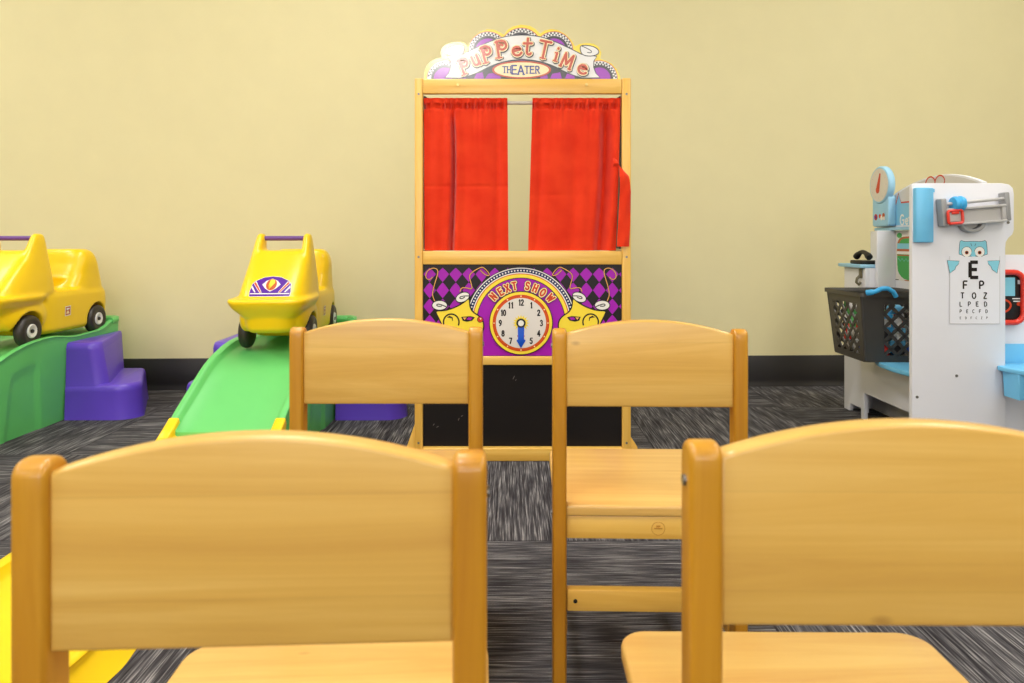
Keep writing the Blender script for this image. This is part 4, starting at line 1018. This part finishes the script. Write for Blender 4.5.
for ch_ in 'Get Well':
    if ch_ == ' ': x_ -= .018; continue
    hh = .036 if ch_ in 'GWl' else (.034 if ch_ == 't' else .028); w_ = GW.get(ch_, .62)*hh
    P = []
    for st_ in GL[ch_]:
        A.stroke([(x_-(p[0]-GW.get(ch_, .62)/2)*hh, zc-.018+p[1]*hh) for p in st_], .0062, 'i_white')
    x_ -= w_/2+.018 if ch_ in 'GW' else w_/2+.013
part(mb, 'sign_panel')
mb = MB(); mb.box(BX-.018, BX+.016, 2.08-OM.y, 2.67-OM.y, .7005, .7115, 'teal', bev=.001); part(mb, 'ledge')
# weighing dial standing on the ledge
dy = 2.605-OM.y; dz = .872; dx = 1.398-OM.x
mb = MB(); mb.prism(rrect(dy-.056, dy+.056, .716, .830, .012), dx-.008, dx+.0215, 'YZ', 'teal', bev=.004, seg=3)
mb.lathe([(.067, dx-.012), (.071, dx-.008), (.071, dx+.008), (.067, dx+.012)], 'teal', 'X', (0, dy, dz), 44)
sc_ = part(mb, 'weighing_dial')
mb = MB(); mb.lathe([(.0625, dx-.0132), (.0625, dx-.011)], 'cream', 'X', (0, dy, dz), 44)
A = Art(mb, lambda u, v, h: (dx-.0132-h, u, v), .0003)
A.disc(dy+.008, dz-.018, .013, 'i_red'); A.stroke([(dy+.008, dz-.018), (dy-.008, dz+.040)], [.025, .010], 'i_red')
for k in range(12):
    a = 2*PI*k/12; A.stroke([(dy+.046*math.cos(a), dz+.046*math.sin(a)), (dy+.053*math.cos(a), dz+.053*math.sin(a))], .0016, 'i_grey')
part(mb, 'dial_face', sc_)
mb = MB(); A = Art(mb, lambda u, v, h: (dx-.0084-h, u, v), .0003)
for (u, v, r_, c_) in ((dy+.03, .752, .012, 'i_red'), (dy+.0, .755, .008, 'i_red'), (dy-.012, .748, .009, 'i_white'), (dy-.026, .757, .009, 'i_brick'), (dy-.03, .746, .007, 'i_white')): A.disc(u, v, r_, c_); A.lay()
A.disc(dy+.03, .752, .006, 'i_violet')
part(mb, 'buttons', sc_)
# fin under the sign with a picture
FY = 2.555-OM.y
mb = MB(); f0 = ax(877.2, 2.555); mb.box(f0, BX, FY, FY+.016, .239, .700, 'white', bev=.0015)
part(mb, 'partition')
# back board running under the sign, floor to ledge
mb = MB(); mb.box(BX+.0005, BX+.0155, 2.0665-OM.y, 2.735-OM.y, 0, .699, 'white', bev=.001)
def pw_(u): return BX+.0005, 1.42*F/(u-CX)-OM.y
A = Art(mb, lambda u, v, h: (BX+.0005-h, pw_(u)[1], H-(v-CY)*2.49/F), .00015)
A.poly([(895.6, 231), (929, 231), (929, 281), (895.6, 281)], 'i_face'); A.lay()
A.disc(899.3, 235.3, 2.6, 'i_green'); A.lay()
A.poly(chaikin([(897, 248), (897.4, 242), (900, 237.5), (905, 236.4), (917, 236.4), (922, 237.5), (924.5, 242), (925, 248), (925, 270), (921, 277), (916, 280), (905, 280), (900, 276), (897.2, 270)], 1), 'i_green'); A.lay()
A.stroke(chaikin([(898.3, 243), (900.3, 239), (904.5, 237.6), (911, 237.2), (918, 237.6), (922.5, 240), (924, 243)], 2, False), 1.8, 'i_brick'); A.lay()
A.poly([(897.6, 243.4), (924.6, 243.4), (925, 249), (897, 249)], 'i_sky'); A.poly([(897, 249), (925, 249), (925, 252.5), (897, 252.5)], 'i_brick'); A.lay()
A.poly([(897.2, 251.4), (925, 251.4), (925, 254.4), (897.2, 254.4)], 'i_white'); A.stroke([(897.6, 255.4), (924.6, 255.4)], 1.1, 'i_brick'); A.lay()
A.stroke([(898.5+k*1.9, 258.5 if k % 2 == 0 else 261.5) for k in range(14)], .5, 'i_sky')
A.stroke([(896, 280.4), (898.5, 280.4)], .8, 'i_black'); A.stroke([(905, 280.4), (911, 280.4)], .8, 'i_brick')
part(mb, 'back_board')
# side cabinet under the basket, facing left, with a low opening
SX = 1.30-OM.x
mb = MB()
ys = [2.0665-OM.y, 2.571-OM.y]
mb.prism([(ys[1], 0), (ys[1], .2385), (ys[0], .2385), (ys[0], 0), (ys[0]+.03, 0), (ys[0]+.03, .10), (2.549-OM.y, .10), (2.549-OM.y, 0)], SX, SX+.015, 'YZ', 'white', bev=.001)
mb.box(SX+.0155, BX, ys[0], ys[1], .2235, .2385, 'white', bev=.001)
part(mb, 'side_cabinet')
# pale blue curved shelf the basket stands on
mb = MB(); P = [(SX, 2.07-OM.y), (BX, 2.07-OM.y), (BX, 2.42-OM.y), (SX, 2.42-OM.y)]
P += [(SX-.075*math.sin(math.radians(a)), 2.245-OM.y+.175*math.cos(math.radians(a))) for a in range(12, 169, 12)]
mb.prism(P, .2625, .2785, 'XY', 'sky', bev=.003); mb.v = [(x, y, z-.0235) for x, y, z in mb.v]; part(mb, 'basket_shelf')
# far desk with counter top
mb = MB()
dk0, dk1 = 2.5735-OM.y, 2.735-OM.y
mb.prism([(dk1, 0), (dk1, .560), (FY+.017, .560), (FY+.017, .30), (dk0, .30), (dk0, .02), (dk0+.02, .02), (dk0+.03, .03), (dk1-.05, .03), (dk1-.04, .0)], 1.317-OM.x, 1.332-OM.x, 'YZ', 'white', bev=.001)
mb.box(1.3325-OM.x, BX, dk1-.015, dk1, 0, .56, 'white', bev=.001)
mb.box(1.3325-OM.x, BX, FY+.0175, FY+.030, .262, .56, 'white', bev=.001)
part(mb, 'desk')
mb = MB(); mb.box(1.298-OM.x, BX-.0005, FY+.017, dk1+.012, .5605, .573, 'teal', bev=.002); part(mb, 'desk_top')
hx = 1.3165-OM.x; hy_ = 2.60-OM.y
M['olive'] = plain('olive_hook', rgb(104, 98, 76), 0.4)
mb = MB(); mb.box(hx-.006, hx, hy_-.010, hy_+.010, .522, .558, 'olive', bev=.002)
mb.tube([(hx-.004, hy_, .532), (hx-.016, hy_, .520), (hx-.019, hy_, .506), (hx-.010, hy_, .497), (hx-.003, hy_, .506)], .0055, 'olive', 8)
part(mb, 'hook')
mb = MB(); mb.box(1.3165-OM.x-.0015, 1.3165-OM.x, 2.585-OM.y, 2.66-OM.y, .245, .272, 'i_cream', bev=0)
mb.box(1.3165-OM.x-.0022, 1.3165-OM.x-.0016, 2.628-OM.y, 2.66-OM.y, .245, .272, 'i_red', bev=0); mb.box(1.3165-OM.x-.0022, 1.3165-OM.x-.0016, 2.59-OM.y, 2.622-OM.y, .250, .262, 'i_orange', bev=0)
part(mb, 'sticker_label')
# right-hand wall section, tablet and blue bench
CYp = 2.10-OM.y
mb = MB(); mb.prism([(ax(1005.4)+.002-.03, 0), (2.02-OM.x, 0), (2.02-OM.x, .600)]+arc(2.0-OM.x, .600, .02, .02, 0, 90, 5)+[(ax(1005.4)-.03, .620)], CYp, CYp+.015, 'XZ', 'white', bev=.001); part(mb, 'wall_section')
tb0, tb1 = 1.37-OM.x, 1.545-OM.x; tt, tbm = H-(272-CY)*2.10/F, H-(322-CY)*2.10/F
mb = MB(); mb.prism(rrect(tb0, tb1, tbm, tt, .028), CYp-.012, CYp-.0005, 'XZ', 'black', bev=.002)
A = Art(mb, lambda u, v, h: (u, CYp-.012-h, v), .0003)
A.poly([(1.44-OM.x, tt-.016), (1.522-OM.x, tt-.016), (1.522-OM.x, tt-.072), (1.44-OM.x, tt-.072)], 'i_sky')
A.poly([(1.530-OM.x, tt-.024), (1.548-OM.x, tt-.024), (1.548-OM.x, tt-.036), (1.530-OM.x, tt-.036)], 'i_grey')
A.stroke([(1.515-OM.x, tt-.080), (1.555-OM.x, tt-.080)], .003, 'i_white'); A.stroke([(1.518-OM.x, tt-.088), (1.552-OM.x, tt-.088)], .003, 'i_white')
A.disc(1.535-OM.x, tt-.096, .008, 'i_red', .006)
A.stroke(chaikin([(1.47-OM.x, tt-.08), (1.50-OM.x, tt-.085), (1.512-OM.x, tt-.10), (1.50-OM.x, tt-.118), (1.47-OM.x, tt-.125)], 2, False), .006, 'i_red')
tb = part(mb, 'tablet')
mb = MB(); mb.tube([(a, CYp-.016, b_) for a, b_ in rrect(tb0, tb1, tbm, tt, .03)], .0085, 'red_p', 10, closed=True); part(mb, 'tablet_frame', tb)
mb = MB(); x0b = 1.450-OM.x
mb.box(ax(1005.4)+.001, 1.95-OM.x, CYp-.010, CYp-.0005, az(372), az(346), 'sky', bev=.002)
mb.prism([(x0b-.012, 2.05-OM.y-.030), (x0b-.010, 2.05-OM.y-.003), (x0b+.012, 2.05-OM.y-.003), (x0b+.012, CYp-.011), (1.95-OM.x, CYp-.011), (1.95-OM.x, 1.80-OM.y), (x0b+.10, 1.80-OM.y), (x0b+.02, 1.90-OM.y)], .279, .293, 'XY', 'sky', bev=.003)
mb.prism([(x0b+.000, .2785), (1.62-OM.x, .2785), (1.62-OM.x, .25), (x0b+.12, .235), (x0b+.06, .212), (x0b+.004, .205)], 1.975-OM.y, 2.040-OM.y, 'XZ', 'sky', bev=.002)
part(mb, 'bench')
mb = MB(); mb.box(1.98-OM.x, 2.0-OM.x, 1.84-OM.y, CYp-.001, 0, .5, 'white', bev=.001); part(mb, 'side_board')

# toy telephone on the desk
mb = MB(); hy2 = 2.535
tp = thing('toy_telephone', 'dark toy telephone on the blue desk top of the play center', 'toy telephone', (1.350, 2.632, .5735))
mb.prism(rrect(-.040, .040, -.045, .05, .012), 0, .014, 'XY', 'black', bev=.004); mb.build('base', tp)
mb = MB(); mb.tube([(-.012+.0*k, .050-.1*k/12, .026+.020*math.sin(PI*k/12)) for k in range(13)], [.012, .013, .011, .009, .0085, .008, .008, .008, .0085, .009, .011, .013, .012], 'black', 12); mb.smooth = 60
mb.build('handset', tp)

# basket
bk = thing('toy_basket', 'charcoal plastic basket with diamond holes and a blue handle, beside the eye chart', 'basket', (1.285, 2.41, .2555))
bx0, bx1, by0, by1, bz = -.122, .118, -.11, .13, .226     # top outline
ti = .022                                             # taper
def lattice(mb, P00, P10, P01, P11, u0, u1, v0, v1, step, bw, cw, th=.003):
    """wall quad with corners; solid border outside [u0,u1]x[v0,v1], diagonal lattice inside"""
    P00, P10, P01, P11 = map(Vector, (P00, P10, P01, P11))
    nrm = (P10-P00).cross(P01-P00).normalized()*th
    W_ = (P10-P00).length; Hh = (P01-P00).length
    def P(u, v): return P00*(1-u)*(1-v)+P10*u*(1-v)+P01*(1-u)*v+P11*u*v
    def slab(q):
        V = [P(*a) for a in q]; V += [a+nrm for a in V]; n = len(q)
        Fc = [tuple(range(n)), tuple(reversed(range(n, 2*n)))]+[(k, (k+1) % n, n+(k+1) % n, n+k) for k in range(n)]
        mb.raw(V, Fc, 'basket')
    for q in ([(0, 0), (1, 0), (1, v0), (0, v0)], [(0, v1), (1, v1), (1, 1), (0, 1)], [(0, v0), (u0, v0), (u0, v1), (0, v1)], [(u1, v0), (1, v0), (1, v1), (u1, v1)]): slab(q)
    X0, X1, Y0, Y1 = u0*W_, u1*W_, v0*Hh, v1*Hh; asp = 1.12
    for s in (-1, 1):
        k = -60
        while k < 60:
            c = k*step; k += 1
            # bar centre line y = s*asp*x + c  clipped to the window
            pts = []
            for x in (X0, X1):
                y = s*asp*x+c
                if Y0 <= y <= Y1: pts.append((x, y))
            for y in (Y0, Y1):
                x = (y-c)/(s*asp)
                if X0 <= x <= X1: pts.append((x, y))
            if len(pts) < 2: continue
            a, b_ = min(pts), max(pts)
            if math.dist(a, b_) < .004: continue
            dx, dy_ = b_[0]-a[0], b_[1]-a[1]; l_ = math.hypot(dx, dy_); ox, oy = -dy_/l_*bw/2, dx/l_*bw/2
            slab([((p[0]+q*ox)/W_, (p[1]+q*oy)/Hh) for p, q in ((a, -1), (b_, -1), (b_, 1), (a, 1))])
mb = MB()
T_ = [(bx0, by0), (bx1, by0), (bx1, by1), (bx0, by1)]; B_ = [(bx0+ti, by0+ti*.7), (bx1-ti, by0+ti*.7), (bx1-ti, by1-ti*.7), (bx0+ti, by1-ti*.7)]
for k in range(4):
    a, b_ = k, (k+1) % 4
    u0, v1 = ((.32, .86) if k == 0 else (.14, .86))
    lattice(mb, (*B_[a], 0), (*B_[b_], 0), (*T_[a], bz), (*T_[b_], bz), u0, .94 if k == 0 else .88, .10, v1, .047, .0105, 0)
mb.prism([(x_, y_) for x_, y_ in B_], 0, .003, 'XY', 'basket')
# rounded corner posts
for (t_, b_) in zip(T_, B_): mb.tube([(*b_, .004), (*t_, bz)], .0045, 'basket', 10)
mb.smooth = 40; bo_ = mb.build('body', bk)
mb = MB(); 
def ring_(o, z): return [(p[0], p[1], z) for p in rrect(bx0-o, bx1+o, by0-o, by1+o, .018, 5)]
R0, R1, R2, R3 = ring_(-.002, bz-.004), ring_(.010, bz+.006), ring_(.013, bz+.008), ring_(.013, bz-.006)
n = len(R0); V = R0+R1+R2+R3+ring_(.0095, bz-.006)+ring_(.008, bz+.001)
Fc = []
for q in range(6):
    for j in range(n): Fc.append((q*n+j, q*n+(j+1) % n, ((q+1) % 6)*n+(j+1) % n, ((q+1) % 6)*n+j))
mb.raw(V, Fc, 'basket'); mb.smooth = 40; mb.build('rim', bk)
mb = MB(); P = [(-.108, by0-.010, bz+.008), (-.100, by0-.018, bz+.010), (-.086, by0-.022, bz+.013), (-.066, by0-.024, bz+.023), (-.046, by0-.024, bz+.024), (-.026, by0-.022, bz+.012), (-.016, by0-.020, bz-.004)]
pp = []
for k in range(len(P)-1):
    for q in range(4): pp.append(tuple(P[k][i]*(1-q/4)+P[k+1][i]*q/4 for i in range(3)))
pp.append(P[-1])
mb.tube(pp, [.0095]*7+[.0075]*(len(pp)-7), 'bright', 12); mb.smooth = 60; mb.build('handle', bk)
# toys inside
random.seed(11)
cols = [('i_white', 'white'), ('bright', 'light blue'), ('red_p', 'red'), ('i_white', 'white'), ('sky', 'pale blue'), ('green', 'green'), ('cream', 'cream')]
def toy(kind, mat, x, y, z, rx, ry, rz, word):
    mb = MB(); mb.smooth = 50
    t = thing(kind, '', 'toy', (1.285+x, 2.41+y, .2555+z)); t.rotation_euler = (rx, ry, rz); t['group'] = word+' toys in the basket'
    if kind == 'toy_bottle':
        mb.lathe([(.013, -.03), (.016, -.028), (.016, .008), (.008, .018), (.008, .024)], mat, 'Z', n=20); mb.build('bottle_body', t)
        mb = MB(); mb.lathe([(.010, .022), (.010, .034)], 'i_white' if mat != 'i_white' else 'red_p', 'Z', n=16); mb.build('cap', t)
    elif kind == 'toy_box':
        mb.box(-.024, .024, -.012, .012, -.030, .030, mat, bev=.002); mb.build('carton', t)
        mb = MB(); mb.box(-.018, .018, -.0128, -.0122, -.012, .016, 'i_white' if mat != 'i_white' else 'i_blue', bev=0); mb.build('printed_label', t)
    else:
        mb.lathe([(.010, -.016), (.017, -.014), (.019, 0), (.017, .014), (.010, .016)], mat, 'Z', n=22); mb.build('container', t)
        mb = MB(); mb.lathe([(.0195, .008), (.0195, .017), (.015, .019)], 'i_dark', 'Z', n=20); mb.build('lid', t)
    nm = {'toy_bottle': 'small %s toy bottle', 'toy_box': 'small %s toy box', 'toy_jar': 'small %s toy jar with a dark lid'}[kind] % word
    t['label'] = nm+' inside the charcoal basket'
    t['group'] = nm+'s in the basket'
i_ = 0
for lev in range(4):
    for gx in range(4):
        for gy in range(3):
            if lev < 3 and gx in (1, 2) and gy == 1: continue
            if lev == 3 and (gx+gy) % 2: continue
            mat, word = cols[(i_*3+lev) % 7]; kind = ('toy_bottle', 'toy_box', 'toy_jar')[(i_+lev) % 3]; i_ += 1
            toy(kind, mat, -.068+gx*.0435, -.072+gy*.066, .036+lev*.046, 0 if kind != 'toy_jar' else 1.2, PI/2 if kind == 'toy_bottle' and lev % 2 else 0, random.uniform(-.25, .25), word)

# ------------------------------------------------------------------ camera and view
cam = bpy.data.cameras.new('camera'); co = bpy.data.objects.new('camera', cam); C.objects.link(co)
co.location = (0, 0, H); co.rotation_euler = (math.radians(90), 0, 0)
cam.sensor_fit = 'HORIZONTAL'; cam.sensor_width = 36; cam.lens = F/1024*36
cam.shift_x = 0; cam.shift_y = -(341.5-CY)/1024
cam.clip_start = .02; cam.dof.use_dof = True; cam.dof.focus_distance = 2.0; cam.dof.aperture_fstop = 10
sc = bpy.context.scene; sc.camera = co
w = bpy.data.worlds.new('world'); sc.world = w; w.use_nodes = True
w.node_tree.nodes['Background'].inputs['Color'].default_value = (.8, .85, 1, 1); w.node_tree.nodes['Background'].inputs['Strength'].default_value = .3
sc.view_settings.view_transform = 'Standard'; sc.view_settings.look = 'None'; sc.view_settings.gamma = 1; sc.view_settings.use_curve_mapping = False
sc.view_settings.exposure = -0.12
